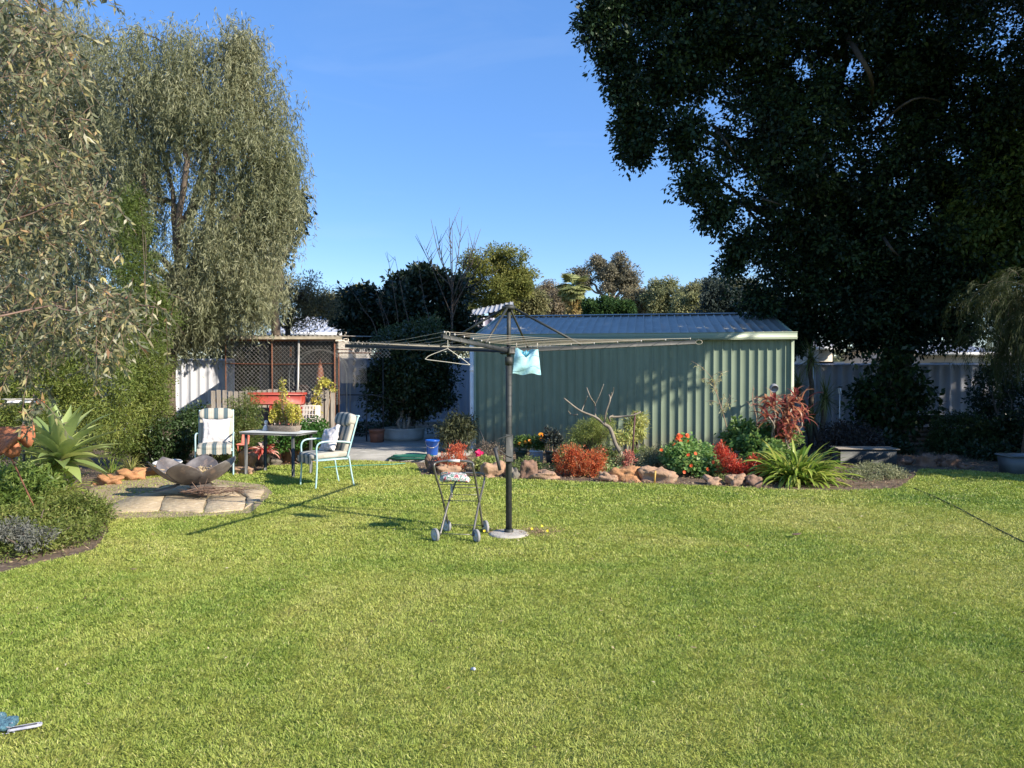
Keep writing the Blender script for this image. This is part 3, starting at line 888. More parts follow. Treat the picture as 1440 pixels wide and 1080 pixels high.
# ================================================================ LAUNDRY TROLLEY
def trolley():
    fl, fr_ = gr(612, 761.5), gr(670, 763); bl, br = gr(628, 748), gr(683, 749.5)
    R = .062
    A = (fl + fr_) / 2; B = (bl + br) / 2
    t = thing('laundry_trolley', 'folding grey steel laundry trolley with four small wheels beside the clothes line mast', 'trolley', (A + B) / 2)
    m = M('grey_trolley_steel', (.13, .125, .11), (.2, .19, .17), 12, .4, .5)
    H1 = .80; H2 = .625
    f1, f2 = fl + Z * R, fr_ + Z * R; b1, b2 = bl + Z * R, br + Z * R
    f1 = f1 + np.array([.045, 0, 0]); f2 = f2 + np.array([-.035, 0, 0]); b1 = b1 + np.array([.02, 0, 0]); b2 = b2 + np.array([-.03, 0, 0])
    t1, t2 = at(611, 652, fl[1] - .02), at(666, 652, fl[1] - .02); 
    a = MB(); tube(a, smoothpts([b1, b1 * .5 + t1 * .5, t1 - Z * .06, t1 + Z * .01 + np.array([.02, 0, 0]), (t1 + t2) / 2 + Z * .028, t2 + Z * .01 + np.array([-.02, 0, 0]), t2 - Z * .06, b2 * .5 + t2 * .5, b2], 7), .011, 8); a.build('handle_frame', m, t)
    u1, u2 = at(641, 668, bl[1] + .02), at(681, 668, bl[1] + .02)
    a = MB(); tube(a, smoothpts([f1, f1 * .5 + u1 * .5, u1 - Z * .06, u1 + Z * .01 + np.array([.02, 0, 0]), (u1 + u2) / 2 + Z * .02, u2 + Z * .01 + np.array([-.02, 0, 0]), u2 - Z * .06, f2 * .5 + u2 * .5, f2], 7), .011, 8); a.build('basket_frame', m, t)
    gm = (t1 + t2) / 2 + Z * .026
    a = MB(); tube(a, [gm - np.array([.055, 0, 0]), gm + np.array([.055, 0, 0])], .014, 10); a.build('grip', M('grey_foam', (.55, .53, .52), (.45, .44, .43), 9, .8), t)
    def L(p, q, s): return p + (q - p) * s
    a = MB()
    for (p, q, p2, q2, s, r) in ((b1, t1, b2, t2, .42, .004), (b1, t1, b2, t2, .68, .004), (b1, t1, b2, t2, .02, .004), (f1, u1, f2, u2, .02, .004), (f1, u1, f2, u2, .78, .004), (f1, u1, f2, u2, .66, .003)):
        a = MB(); tube(a, [L(p, q, s), L(p2, q2, s)], r, 6); a.build('cross_bar', m, t)
    a = MB(); q = L(f1, u1, .72); tube(a, [q + Z * .06, q - Z * .06], .012, 6); a.build('latch', M('silver_plastic', (.55, .55, .55), (.4, .4, .4), 9, .4), t)
    mw = M('pale_grey_plastic', (.55, .55, .56), (.42, .42, .43), 10, .5); mt = M('grey_tyre', (.3, .3, .31), (.2, .2, .2), 10, .8)
    for p, wa in ((fl, .62), (fr_, .5), (bl, .75), (br, .4)):
        c = p + Z * R; WR = rotz(wa) @ roty(PI / 2)
        a = MB(); lathe(a, c, [(.048, -.013), (R, -.012), (R + .001, 0), (R, .012), (.048, .013), (.048, -.013)], 24, R=WR); w = a.build('wheel', mt, t)
        a = MB(); lathe(a, c, [(.001, -.014), (.016, -.016), (.018, -.008), (.042, -.008), (.049, -.0135), (.0495, 0), (.049, .0135), (.042, .008), (.018, .008), (.016, .016), (.001, .014)], 24, R=WR)
        for k in range(6):
            an = k * PI / 3; d = WR @ np.array([math.cos(an), math.sin(an), 0]); tube(a, [c + d * .012, c + d * .044], .006, 4)
        w['_base'] = t['_base']
        a.build('hub', mw, w); 
    # floral cloth bag on the top
    c = at(640, 671, fl[1] + .28)
    m, nt, b, out = new_mat('floral_cloth')
    n = noise_node(nt, 28, 3); r = ramp(nt, n.outputs[0], [(.36, (.7, .68, .66)), (.44, (.05, .16, .12)), (.52, (.65, .66, .64)), (.58, (.5, .06, .08)), (.66, (.08, .12, .14))])
    r.color_ramp.interpolation = 'CONSTANT'
    nt.links.new(r.outputs[0], b.inputs['Base Color']); b.inputs['Roughness'].default_value = .9
    s = thing('floral_cloth_bag', 'small floral patterned cloth bag lying across the top of the laundry trolley', 'cloth bag', c)
    a = MB()
    def dsp(p):
        k = 1 + .18 * mnoise.noise(Vector(p * 22)); q = p * k; q[2] -= .02 * (abs(p[0]) / .14) ** 2; return q
    superell(a, c, (.29, .22, .085), .8, .5, rotz(.1) @ roty(.05), 30, 14, disp=dsp)
    a.build('cloth_body', m, s, True)
    a = MB(); tube(a, smoothpts([c + np.array([-.12, 0, 0]), c + np.array([-.14, -.02, .035]), c + np.array([-.06, -.05, .05]), c + np.array([-.02, -.07, 0])], 5), .006, 5); a.build('strap', m, s)
trolley()

# ================================================================ GARDEN CHAIRS
m_aqua = M('aqua_white_enamel', (.26, .50, .53), (.45, .60, .61), 7, .4, c3=(.18, .46, .5))
m_stripe_v = stripeM('striped_cushion_cloth', (.56, .52, .44), (.055, .115, .15), 1, 6.9, .46, .23, c_line=(.3, .28, .22))
m_pillow = M('white_patterned_pillow', (.72, .7, .69), (.5, .48, .49), 16, .95, bump=.2, bscale=20, c3=(.75, .73, .72))
def make_chair(loc, rz, label):
    """seat faces local +X"""
    t = thing('garden_chair', label, 'garden chair', loc, rz, 'high backed striped garden chairs')
    W = .27
    for s in (-1, 1):
        a = MB(); y = s * W
        tube(a, smoothpts([(.27, y, 0), (.255, y, .2), (.25, y, .40), (.255, y, .56), (.21, y, .625), (.1, y, .64), (-.1, y, .63), (-.24, y, .61)], 5), .0125, 8)
        a.build('front_leg', m_aqua, t, local=True)
        a = MB(); tube(a, smoothpts([(-.30, y * .93, 0), (-.26, y * .93, .2), (-.225, y * .93, .42)], 4), .0125, 8); a.build('rear_leg', m_aqua, t, local=True)
        a = MB(); tube(a, smoothpts([(-.20, y * .93, .40), (-.27, y * .93, .64), (-.36, y * .93, .94), (-.385, y * .93, .97)], 4), .0125, 8); a.build('back_rail', m_aqua, t, local=True)
        a = MB(); tube(a, [(.25, y, .385), (-.22, y * .93, .39)], .011, 8); a.build('seat_rail', m_aqua, t, local=True)
    a = MB(); tube(a, [(.25, -W, .385), (.25, W, .385)], .011, 8); tube(a, [(-.385, -W * .93, .97), (-.385, W * .93, .97)], .011, 8); tube(a, [(-.22, -W, .40), (-.22, W, .40)], .011, 8)
    box(a, (.02, 0, .395), (.46, .5, .006))
    a.build('cross_rail', m_aqua, t, local=True)
    a = MB(); superell(a, (.035, 0, .445), (.58, .5, .095), .45, .3, roty(.03), 40, 16); a.build('seat_cushion', m_stripe_v, t, True, local=True)
    lean = .30
    R = roty(-lean)
    a = MB(); superell(a, (-.235, 0, .68), (.075, .5, .52), .4, .35, R, 36, 18); a.build('back_cushion', m_stripe_v, t, True, local=True)
    a = MB(); superell(a, (-.29, 0, .915), (.13, .51, .2), .65, .35, R, 36, 16); a.build('head_cushion', m_stripe_v, t, True, local=True)
    a = MB(); 
    v = []
    for k in range(53):
        y = -.245 + k * .0094; dx = .004 * (k % 2); v += [(.318 + dx, y, .43), (.318 + dx, y, .335 + random.uniform(-.012, .012) + .012 * (k % 2))]
    a.add(v, [(2 * k, 2 * k + 2, 2 * k + 3, 2 * k + 1) for k in range(52)])
    a.build('fringe', m_stripe_v, t, local=True)
    return t
def pillow(loc, R, label, s=.40, seed=1):
    o = MB()
    def d(p):
        u = p[1] / (s / 2); w = p[2] / (s / 2)
        edge = max(abs(u), abs(w))
        q = p.copy(); q[0] *= (1 - edge ** 3 * .75) * (1 + .35 * mnoise.noise(Vector((u * 2 + seed, w * 2, seed))))
        q[1] *= 1 - .10 * (1 - abs(w) ** 2); q[2] *= 1 - .12 * (1 - abs(u) ** 2)
        q[0] += .02 * mnoise.noise(Vector((u * 5, w * 5, seed)))
        return q
    n = 22; v = []
    for side in (-1, 1):
        for j in range(n):
            for i in range(n):
                u = i / (n - 1) * 2 - 1; w = j / (n - 1) * 2 - 1
                v.append(d(np.array([side * .075, u * s / 2, w * s / 2])))
    f = []
    for side in (0, 1):
        b = side * n * n
        for j in range(n - 1):
            for i in range(n - 1):
                q = (b + j * n + i, b + j * n + i + 1, b + (j + 1) * n + i + 1, b + (j + 1) * n + i)
                f.append(q if side else q[::-1])
    rim = [i for i in range(n)] + [j * n + n - 1 for j in range(1, n)] + [(n - 1) * n + i for i in range(n - 2, -1, -1)] + [j * n for j in range(n - 2, 0, -1)]
    for k in range(len(rim)):
        a1, b1 = rim[k], rim[(k + 1) % len(rim)]; f.append((a1, b1, b1 + n * n, a1 + n * n))
    v = np.array(v) @ R.T
    o.add(v, f)
    ob = o.build('pillow', m_pillow, None, True); ob.location = loc
    tag(ob, label, 'pillow', 'white patterned pillows on the chairs')
ra = math.radians(-143)
cR = np.array([-2.60, 10.74, 0])
make_chair(cR, ra, 'striped garden chair with pale aqua legs in side view right of the table')
def chloc(c, rz, p): return tuple(np.array(c) + rotz(rz) @ np.array(p))
pillow(chloc(cR, ra, (-.05, .0, .64)), rotz(ra + .1) @ rotx(.22) @ roty(-.38), 'grey white printed pillow leaning in the right hand side view chair', .38, 2)
rb = math.radians(-72)
cL = np.array([at(303, 650, 11.95)[0], 11.95, 0])
make_chair(cL, rb, 'striped garden chair facing the viewer behind the steel fire bowl')
pillow(chloc(cL, rb, (-.08, 0.01, .66)), rotz(rb) @ roty(-.38), 'bright white pillow on the chair that faces the viewer', .42, 5)

# ================================================================ TABLE
m_tabletop = M('frosted_table_glass', (.4, .42, .42), (.33, .35, .35), 5, .3, spec=.6)
ta = math.radians(-19); ux = np.array([math.cos(ta), math.sin(ta), 0]); uy = np.array([-ux[1], ux[0], 0])
TA = at(336, 608.5, 11.85); TA[2] = 0; TH = .66; TLn, TWd = 1.05, .55
TC = TA + ux * TLn / 2 + uy * TWd / 2
def table():
    t = thing('patio_table', 'small glass topped patio table with black legs between the two chairs', 'table', TC)
    R = rotz(ta)
    a = MB(); bbox_(a, TC + Z * TH, (TLn, TWd, .012), .004, R); a.build('glass_top', m_tabletop, t)
    a = MB()
    for s in (-1, 1):
        bbox_(a, TC + Z * (TH - .022) + uy * s * (TWd / 2 - .015), (TLn - .03, .03, .028), .004, R)
        bbox_(a, TC + Z * (TH - .0225) + ux * s * (TLn / 2 - .03), (.03, TWd - .06, .027), .004, R)
    a.build('frame', m_dark_metal, t)
    for sx in (-1, 1):
        for sy in (-1, 1):
            a = MB(); bbox_(a, TC + ux * sx * (TLn / 2 - .10) + uy * sy * (TWd / 2 - .04) + Z * (TH - .036) / 2, (.04, .04, TH - .036), .005, R); a.build('leg', m_dark_metal, t)
table()
m_wicker = M('grey_wicker', (.30, .25, .2), (.16, .13, .1), 45, .9, bump=.8, bscale=90)
m_jade = leafM('yellow_jade_leaf', [(.30, .31, .05), (.44, .42, .07), (.56, .50, .12), (.24, .30, .06)], .25, .45)
m_stem = M('pale_brown_stem', (.38, .27, .18), (.28, .19, .12), 12, .8)
def basket():
    c = TC + Z * (TH + .008) + ux * .06 + uy * .06
    t = thing('wicker_planter', 'long grey wicker planter full of yellow succulent standing on the patio table', 'planter', c)
    R = rotz(ta); a = MB()
    v = []
    n = 40
    for z, k in ((0, .9), (.04, .96), (.085, 1.0), (.09, .95), (.06, .9)):
        for i in range(n):
            q = 2 * PI * i / n; sx = abs(math.cos(q)) ** .6 * np.sign(math.cos(q)); sy = abs(math.sin(q)) ** .6 * np.sign(math.sin(q))
            v.append(c + R @ np.array([.28 * k * sx, .13 * k * sy, z + .004 * (i % 2)]))
    f = [(j * n + i, j * n + (i + 1) % n, (j + 1) * n + (i + 1) % n, (j + 1) * n + i) for j in range(4) for i in range(n)]
    f.append(tuple(range(4 * n, 5 * n)))
    a.add(v, f); a.build('basket', m_wicker, t)
    a = MB(); lf = MB()
    for k in range(18):
        b = c + R @ np.array([random.uniform(-.24, .24), random.uniform(-.07, .07), .08]); h = random.choice([.25, .3, .35, .3, .22])
        if k < 3: h = (.66, .72, .55)[k]; b = c + R @ np.array([-.02 + .035 * k, 0, .08])
        tip = b + np.array([random.uniform(-.1, .1) * (1 if k > 2 else .5), random.uniform(-.06, .06), h])
        md = (b + tip) / 2 + np.array([random.uniform(-.04, .04), 0, 0])
        pts = smoothpts([b, md, tip], 6); tube(a, pts, .009, 6, r2=.004)
        for q in pts[(6 if k < 3 else 4):]:
            foliage(lf, None, 0, 26 if k > 2 else 16, .05, .03, .022, 0, ctrs=np.array([q]), tv=.4)
    a.build('stem', m_stem, t); lf.build('succulent_leaves', m_jade, t)
    # little white figurine
    p = TC + Z * (TH + .007) - ux * .27 + uy * .05
    t = thing('garden_figurine', 'tiny white figurine at the left end of the patio table', 'figurine', p)
    a = MB(); lathe(a, p, [(.05, 0), (.055, .02), (.04, .06), (.025, .09), (.001, .1)], 14); a.build('robe', m_white, t, True)
    a = MB(); superell(a, p + Z * .13, (.06, .06, .07), 1, 1); a.build('head', m_white, t, True)
basket()

# ================================================================ FIRE BOWL
m_bowl = M('heat_stained_steel', (.27, .25, .24), (.14, .125, .12), 5, .5, .4, bump=.15, bscale=30, c3=(.32, .24, .19))
FB = gr(272, 697); FB[2] = .055
def firebowl():
    t = thing('fire_bowl', 'steel fire bowl of curved overlapping petals standing on stone pavers', 'fire pit', FB)
    Rb = .60; cz = FB + Z * (.12 + Rb)
    for k in range(6):
        an = k * PI / 3 - PI / 2 + .12
        a = MB(); v = []; nn = 18; mm = 14
        for j in range(mm):
            s = j / (mm - 1); phi = .10 + s * 1.0
            hw = .60 if s < .45 else .60 * max(.02, 1 - ((s - .45) / .555) ** 2.8)
            for i in range(nn):
                u = (i / (nn - 1) * 2 - 1) * hw
                rr = Rb + .006 * (k % 2) + .012
                rad = rr * math.sin(phi) * .98; z = -rr * math.cos(phi) * 1.0 + .06
                v.append(cz + np.array([rad * math.cos(an + u), rad * math.sin(an + u), z - .08]))
        f = [(j * nn + i, j * nn + i + 1, (j + 1) * nn + i + 1, (j + 1) * nn + i) for j in range(mm - 1) for i in range(nn - 1)]
        a.add(v, f); o = a.build('petal', m_bowl, t, True)
        so = o.modifiers.new('thick', 'SOLIDIFY'); so.thickness = .006
    for k in range(3):
        an = k * 2 * PI / 3 + PI + .35
        d = np.array([math.cos(an), math.sin(an), 0]); s = np.array([-d[1], d[0], 0]); v = []
        n = 12
        for i in range(n):
            q = i / (n - 1); r = .05 + q * .42; z = .17 - .15 * q - .03 * math.sin(q * PI); w = .13 * math.sin(PI * min(1, .25 + q * .75)) + .008
            v += [FB + d * r + s * w + Z * (z - .0), FB + d * r + Z * (z + .02), FB + d * r - s * w + Z * z]
        f = []
        for i in range(n - 1): b = i * 3; f += [(b, b + 1, b + 4, b + 3), (b + 1, b + 2, b + 5, b + 4)]
        a = MB(); a.add(v, f); o = a.build('foot', m_bowl, t, True); so = o.modifiers.new('thick', 'SOLIDIFY'); so.thickness = .006
    a = MB(); lathe(a, FB, [(.001, .165), (.12, .17), (.1, .13), (.06, .1), (.001, .1)], 16); a.build('base_plate', m_bowl, t)
    # dry leaf litter inside
    a = MB(); c = FB + Z * .2
    P = c + np.stack([rng.normal(0, .11, 700), rng.normal(0, .11, 700), rng.random(700) * .06], -1); P[:, 2] += .45 * ((P[:, 0] - c[0]) ** 2 + (P[:, 1] - c[1]) ** 2)
    leafquads(a, P, rng.normal(size=(700, 3)) * np.array([1, 1, .35]), rng.uniform(.03, .09, 700), .022)
    lo2 = a.build('dry_leaves', leafM('dry_litter', [(.3, .2, .1), (.45, .36, .22), (.2, .13, .08), (.36, .33, .16)], .1, .9)); tag(lo2, 'pile of dry leaves and bark lying inside the steel fire bowl', 'leaf litter', kind='stuff')
firebowl()
m_sand = M('cream_sandstone', (.56, .47, .31), (.40, .31, .2), 7, .9, bump=1, bscale=14, c3=(.62, .54, .4), detail=8)
slabs = [([(150, 712), (206, 694), (232, 697), (222, 719), (160, 722)], 'cream stone slab at the left front corner of the fire bowl paving'),
         ([(224, 719), (234, 697), (292, 697), (285, 722)], 'cream stone slab in the middle of the front row under the fire bowl'),
         ([(288, 722), (296, 698), (345, 700), (342, 718)], 'cream stone slab under the bundle of sticks'),
         ([(344, 717), (348, 700), (330, 690), (372, 689), (366, 703)], 'cream stone slab at the right end of the fire bowl paving'),
         ([(210, 693), (232, 684), (268, 684), (266, 695)], 'dark shaded stone slab behind the left foot of the fire bowl'),
         ([(270, 695), (272, 684), (322, 684), (335, 698)], 'pinkish stone slab behind the fire bowl stand')]
for q, lb in slabs:
    P = [gr(x, y)[:2] for x, y in q]
    if len(P) > 2:
        cx, cy = np.mean([p[0] for p in P]), np.mean([p[1] for p in P])
        a = MB(); n = len(P); v = []; 
        area = sum(P[i][0] * P[(i + 1) % n][1] - P[(i + 1) % n][0] * P[i][1] for i in range(n))
        if area < 0: P = P[::-1]
        PP = []
        for i in range(n):     # subdivide edges for chipped outline
            for s in (0, .25, .5, .75):
                p = np.array(P[i]) * (1 - s) + np.array(P[(i + 1) % n]) * s
                p += rng.normal(size=2) * (.017 if s else .01); PP.append(p)
        n = len(PP)
        for z, k in ((0, 1), (.012, 1), (.015, .992)): v += [(cx + (p[0] - cx) * k, cy + (p[1] - cy) * k, z) for p in PP]
        f = [tuple(range(2 * n, 3 * n))] + [(r * n + i, r * n + (i + 1) % n, (r + 1) * n + (i + 1) % n, (r + 1) * n + i) for r in (0, 1) for i in range(n)]
        a.add(v, f); o = a.build('paving_slab', m_sand, loc=(cx, cy, 0)); tag(o, lb, 'paving slab', 'stone slabs under the fire bowl')
def sticks():
    c = gr(318, 702); c[2] = .06
    a = MB()
    for k in range(60):
        p = c + np.array([random.uniform(-.35, .3), random.uniform(-.12, .12), random.uniform(.0, .07)])
        an = random.gauss(.05, .5); L = random.uniform(.15, .5); d = np.array([math.cos(an), math.sin(an), random.uniform(-.06, .1)])
        tube(a, smoothpts([p - d * L / 2, p + np.array([0, random.uniform(-.03, .03), .02]), p + d * L / 2], 3), random.uniform(.002, .007), 5, r2=.0015)
    p = c + np.array([-.28, -.05, 0])
    for dx, dy, dz in ((-.25, .1, .25), (-.1, .15, .2), (.2, .05, .15), (-.3, 0, .08), (.1, -.1, .22)): tube(a, [p, p + np.array([dx, dy, dz]) * .6, p + np.array([dx * 1.1, dy, dz])], .008, 5, r2=.002)
    o = a.build('stick_bundle', M('dry_brown_twigs', (.22, .14, .1), (.12, .08, .06), 9, .9), loc=tuple(c)); tag(o, 'bundle of dry brown sticks lying on the pavers right of the fire bowl', 'firewood')
sticks()
def lobes(ell, k=5, f=.42):
    out = []
    for c, r, w in ell:
        c = np.array(c); r = np.array(r); out.append((tuple(c), tuple(r * .82), w))
        for i in range(k):
            d = norm(rng.normal(size=3) + np.array([0, -.4, .5])); s = f * random.uniform(.6, 1.2)
            out.append((tuple(c + d * r * random.uniform(.8, 1.15)), tuple(np.array([r.mean() * s] * 3) * np.array([1, 1, random.uniform(.7, 1.3)])), w * .13))
    return out
# ================================================================ TREES
def limb(mb, p0, p1, r0, r1, wob=.12, k=5):
    p0 = np.array(p0, float); p1 = np.array(p1, float); L = np.linalg.norm(p1 - p0)
    m = [p0]
    for i in range(1, k): m.append(p0 + (p1 - p0) * i / k + rng.normal(size=3) * L * wob * .4 + Z * L * .05 * math.sin(PI * i / k))
    m.append(p1)
    tube(mb, smoothpts(m, 3), r0, 7, r2=r1)

def tree(name, label, cat, base, fork, ell, npuff, nleaf, pr, L, W, mat, bark, r0=.15, nl=8, group=None, twigs=20, **kw):
    t = thing(name, label, cat, base, group=group)
    far = base[1] > 26.5
    a = MB(); C = foliage(a, lobes(ell) if far else ell, int(npuff * (1.5 if far else 1)), nleaf if not far else int(nleaf * .8), pr * (.72 if far else 1), L, W, **kw); a.build('crown', mat, t)
    a = MB(); base = np.array(base, float); fork = np.array(fork, float)
    tube(a, smoothpts([base, (base + fork) / 2 + rng.normal(size=3) * .06 * np.linalg.norm(fork - base) * np.array([1, 1, 0]), fork], 5), r0, 10, r2=r0 * .75)
    for e in ell[:nl]:
        m_ = np.array(e[0]) * .7 + fork * .3
        limb(a, fork, m_, r0 * .5, r0 * .2)
    pick = C[rng.permutation(len(C))[:twigs]]
    cs = np.array([e[0] for e in ell])
    for q in pick:
        e = cs[np.argmin(np.linalg.norm(cs - q, axis=1))]; limb(a, e * .7 + fork * .3, q, r0 * .16, r0 * .03, k=3)
    a.build('trunk', bark, t)
    return t, C

def E(px, py, rx, ry, Y, rY=None, w=None):
    """ellipsoid given by its place and half-sizes seen in the photograph at distance Y"""
    c = at(px, py, Y); k = Y / F_PX
    r = (rx * k, (rY if rY is not None else (rx + ry) / 2 * k), ry * k)
    return (tuple(c), r, w if w else rx * ry)

# ---- the huge dark tree on the right, plus an unseen crown shaped for shade
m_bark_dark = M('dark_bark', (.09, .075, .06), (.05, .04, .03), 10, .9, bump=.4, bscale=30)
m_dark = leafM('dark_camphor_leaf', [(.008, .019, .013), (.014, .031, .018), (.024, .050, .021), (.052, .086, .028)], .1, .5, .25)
def bigtree():
    base = at(1250, 600, 18.2); base[2] = 0
    t = thing('large_tree', 'huge dense dark green tree filling the upper right behind the shed', 'tree', base)
    ell = [E(1000, 50, 130, 95, 15.8), E(945, 105, 46, 55, 15.4), E(1095, 190, 95, 110, 16), E(1180, 80, 160, 120, 16.5), E(1330, 120, 150, 150, 16.5), E(1150, 330, 85, 95, 17), E(1085, 340, 34, 50, 16.6),
           E(1270, 290, 170, 120, 17), E(1220, 430, 150, 72, 17.5), E(1340, 400, 130, 90, 17), E(1450, 260, 110, 150, 16.5), E(1060, -60, 200, 80, 16.5), E(1300, -60, 220, 100, 17), E(1130, 430, 50, 50, 17.8), E(1200, 470, 80, 24, 17.5), E(1310, 462, 80, 32, 17.5), E(1130, 470, 30, 24, 17.8),
           E(850, 20, 34, 26, 15, .5, 2400), E(838, 48, 22, 14, 15, .4, 900), E(868, 80, 26, 26, 15, .5, 1500), E(880, 128, 26, 24, 15, .5, 1500), E(900, 175, 30, 24, 15.2, .5, 1700), E(897, 208, 18, 18, 15.2, .4, 900), E(962, 200, 30, 30, 15.3, .6, 1700), E(980, 258, 24, 22, 15.4, .5, 1200), E(1012, 305, 26, 24, 15.8, .5, 1300), E(1040, 350, 22, 24, 16.2, .5, 1100), E(1030, 378, 16, 14, 16.4, .5, 600), E(1066, 420, 26, 24, 16.8, .5, 1300), E(1085, 455, 26, 22, 17.2, .5, 1200), E(1108, 482, 20, 14, 17.4, .4, 700), E(920, -10, 60, 30, 15.2, .6, 2500)]
    ell = [(c, (r[0], min(r[1], 2.0), r[2]), w) for c, r, w in ell]
    w = np.array([e[2] for e in ell], float); w /= w.sum()
    C = np.concatenate([blob(k, e[0], e[1], .85)[0] for e, k in zip(ell, rng.multinomial(3700, w))])
    for hx, hy, hr in ((1127, 98, 19), (1195, 100, 20), (1240, 160, 17), (1042, 185, 13), (1048, 255, 12), (958, 100, 9), (975, 20, 9), (1165, 75, 12), (1255, 65, 9), (1010, 130, 8), (935, 60, 8), (1300, 40, 9), (1210, 55, 9), (1020, 310, 8), (1350, 225, 9)):
        k_ = np.hypot(C[:, 0] / C[:, 1] * F_PX + 720 - hx, 522 - (C[:, 2] - 1.6) / C[:, 1] * F_PX - hy) > hr * 1.25
        C = C[k_]
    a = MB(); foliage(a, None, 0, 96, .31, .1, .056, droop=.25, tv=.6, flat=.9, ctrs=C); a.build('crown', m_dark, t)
    # unseen crown out of the frame, shaped to throw the shade outlined below
    shade = [(-1.5, .8), (0, .2), (2.4, .95), (3.85, 1.9), (5.5, 3.1), (6.5, 1.4), (6.2, 0), (3.4, -2), (1.2, -3.8), (4, -5.4), (10, -5), (15, -4), (21, 0), (25, 12), (20, 18), (1.3, 18), (1.9, 8.5), (1.9, 6.5), (.7, 5), (-.8, 3)]
    n = 3900; Q = np.stack([rng.uniform(-2, 25, n), rng.uniform(-5, 18, n)], -1); Q = Q[inpoly(Q, shade)]
    C2 = []
    for x, z in Q:
        t0 = 2.0
        while True:
            p = np.array([x + 1.388 * t0, 15 - .85 * t0, z + t0])
            px = 720 + p[0] / p[1] * F_PX; py = 522 - (p[2] - 1.6) / p[1] * F_PX
            if px > 1500 or py < -70 or t0 > 14: break
            t0 += .25
        tt = t0 + random.uniform(0, 3.5); p = np.array([x + 1.388 * tt, 15 - .85 * tt, z + tt])
        if p[2] > .4 and p[1] > .8: C2.append(p)
    C2 = np.array(C2)
    ell2 = [(tuple(q),) for q in C2[rng.permutation(len(C2))[:26]]]
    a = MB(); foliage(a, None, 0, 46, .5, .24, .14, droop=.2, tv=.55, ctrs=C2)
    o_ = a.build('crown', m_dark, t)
    a = MB(); fork = base + np.array([.4, -.2, 3.2])
    tube(a, smoothpts([base - Z * .1, base + np.array([.1, 0, 1.5]), fork], 6), .42, 14, r2=.3)
    for e in ell: limb(a, fork, np.array(e[0]) * .75 + fork * .25 + np.array([.2, 1.2, 0]), .10, .03, .1)
    for q in C[rng.permutation(len(C))[:90]]:
        cs = np.array([e[0] for e in ell]); e = cs[np.argmin(np.linalg.norm(cs - q, axis=1))]; limb(a, e, q, .035, .008, k=3)
    # pale bare boughs seen against the foliage
    for pts, r in (([(1185, 40), (1210, 75), (1235, 110), (1225, 150)], .09), ([(1000, 175), (1020, 200), (1040, 230)], .04), ([(1230, 185), (1262, 152), (1300, 142), (1340, 150)], .04), ([(1060, 275), (1085, 283), (1110, 292)], .035), ([(1240, 330), (1256, 345), (1266, 362)], .05)):
        n = len(pts); dd = [1.6] + [.0] * (n - 2) + [1.4]
        P_ = [at(x, y, 14.9 + q) for (x, y), q in zip(pts, dd)]; e0 = min(ell, key=lambda e: np.linalg.norm(np.array(e[0]) - P_[0])); limb(a, np.array(e0[0]) * .75 + fork * .25 + np.array([.2, 1.2, 0]), P_[0], r * .8, r * .75, .05, 3)
        tube(a, smoothpts([at(x, y, 14.9 + q) + (rng.normal(size=3) * .04 if q == 0 else 0) for (x, y), q in zip(pts, dd)], 5), r * .75, 8, r2=r * .3)
    a.build('trunk', m_bark_dark, t)
    t = thing('shade_tree', 'unseen dark evergreen outside the right edge, crown shaped to shade the shed wall and right fence', 'tree', (17.2, 13.6, 0))
    o_.parent = t; o_.location = tuple(base - np.array([17.2, 13.6, 0])); a = MB()
    f2 = np.array([16.5, 13.0, 4.0])
    tube(a, smoothpts([(17.2, 13.6, 0), (16.9, 13.4, 2), f2], 6), .45, 12, r2=.32)
    for e in ell2: limb(a, f2, e[0], .2, .06, .1)
    a.build('trunk', m_bark_dark, t)
bigtree()

# right edge tree with sunlit tips, and feathery weeping one below
m_mid = leafM('mid_green_leaf', [(.04, .07, .018), (.07, .115, .026), (.12, .17, .042), (.22, .27, .08)], .3, .45)
tree('leafy_tree', 'mid green tree with sunlit tips at the right edge of the picture', 'tree', (12.3, 16.0, 0), (12.1, 16.0, 2.6), [E(1400, 285, 60, 70, 15.8), E(1370, 320, 45, 42, 15.8), E(1440, 200, 50, 90, 15.6), E(1440, 360, 60, 40, 15.6)], 340, 45, .32, .12, .055, m_mid, m_bark, .13, droop=.3)
m_feather = leafM('feathery_leaf', [(.02, .034, .01), (.038, .054, .015), (.075, .088, .028)], .3, .6)
def weeping():
    b = at(1440, 640, 12.6); b[2] = 0
    t = thing('weeping_shrub', 'feathery weeping green shrub overhanging the right edge of the lawn', 'shrub', b)
    a = MB(); st = MB()
    top = at(1452, 430, 12.6)
    for k in range(420):
        an = random.uniform(0, 2 * PI); L = random.uniform(.5, 1.15); p = top + np.array([random.gauss(0, .28), random.gauss(0, .3), random.uniform(-.75, .45)])
        el = random.uniform(-.1, .9); pts = [p]; h = np.array([math.cos(an), math.sin(an), 0]); aa = el
        for i in range(9): pts.append(pts[-1] + (h * math.cos(aa) + Z * math.sin(aa)) * L / 9); aa -= .24
        pts = np.array(pts); 
        if k % 3 == 0: tube(st, pts, .003, 3, cap=False)
        P = np.repeat(pts[2:], 11, 0) + rng.normal(size=(88, 3)) * .025; D = np.repeat(np.gradient(pts, axis=0)[2:], 11, 0); D = norm(D) + rng.normal(size=D.shape) * .35 + np.array([0, 0, -.3])
        leafquads(a, P, D, rng.uniform(.08, .18, 88), .007)
    a.build('foliage', m_feather, t); tube(st, [b, b * .5 + top * .5 + np.array([.1, 0, 0]), top], .07, 8); st.build('stem', m_bark, t)
weeping()

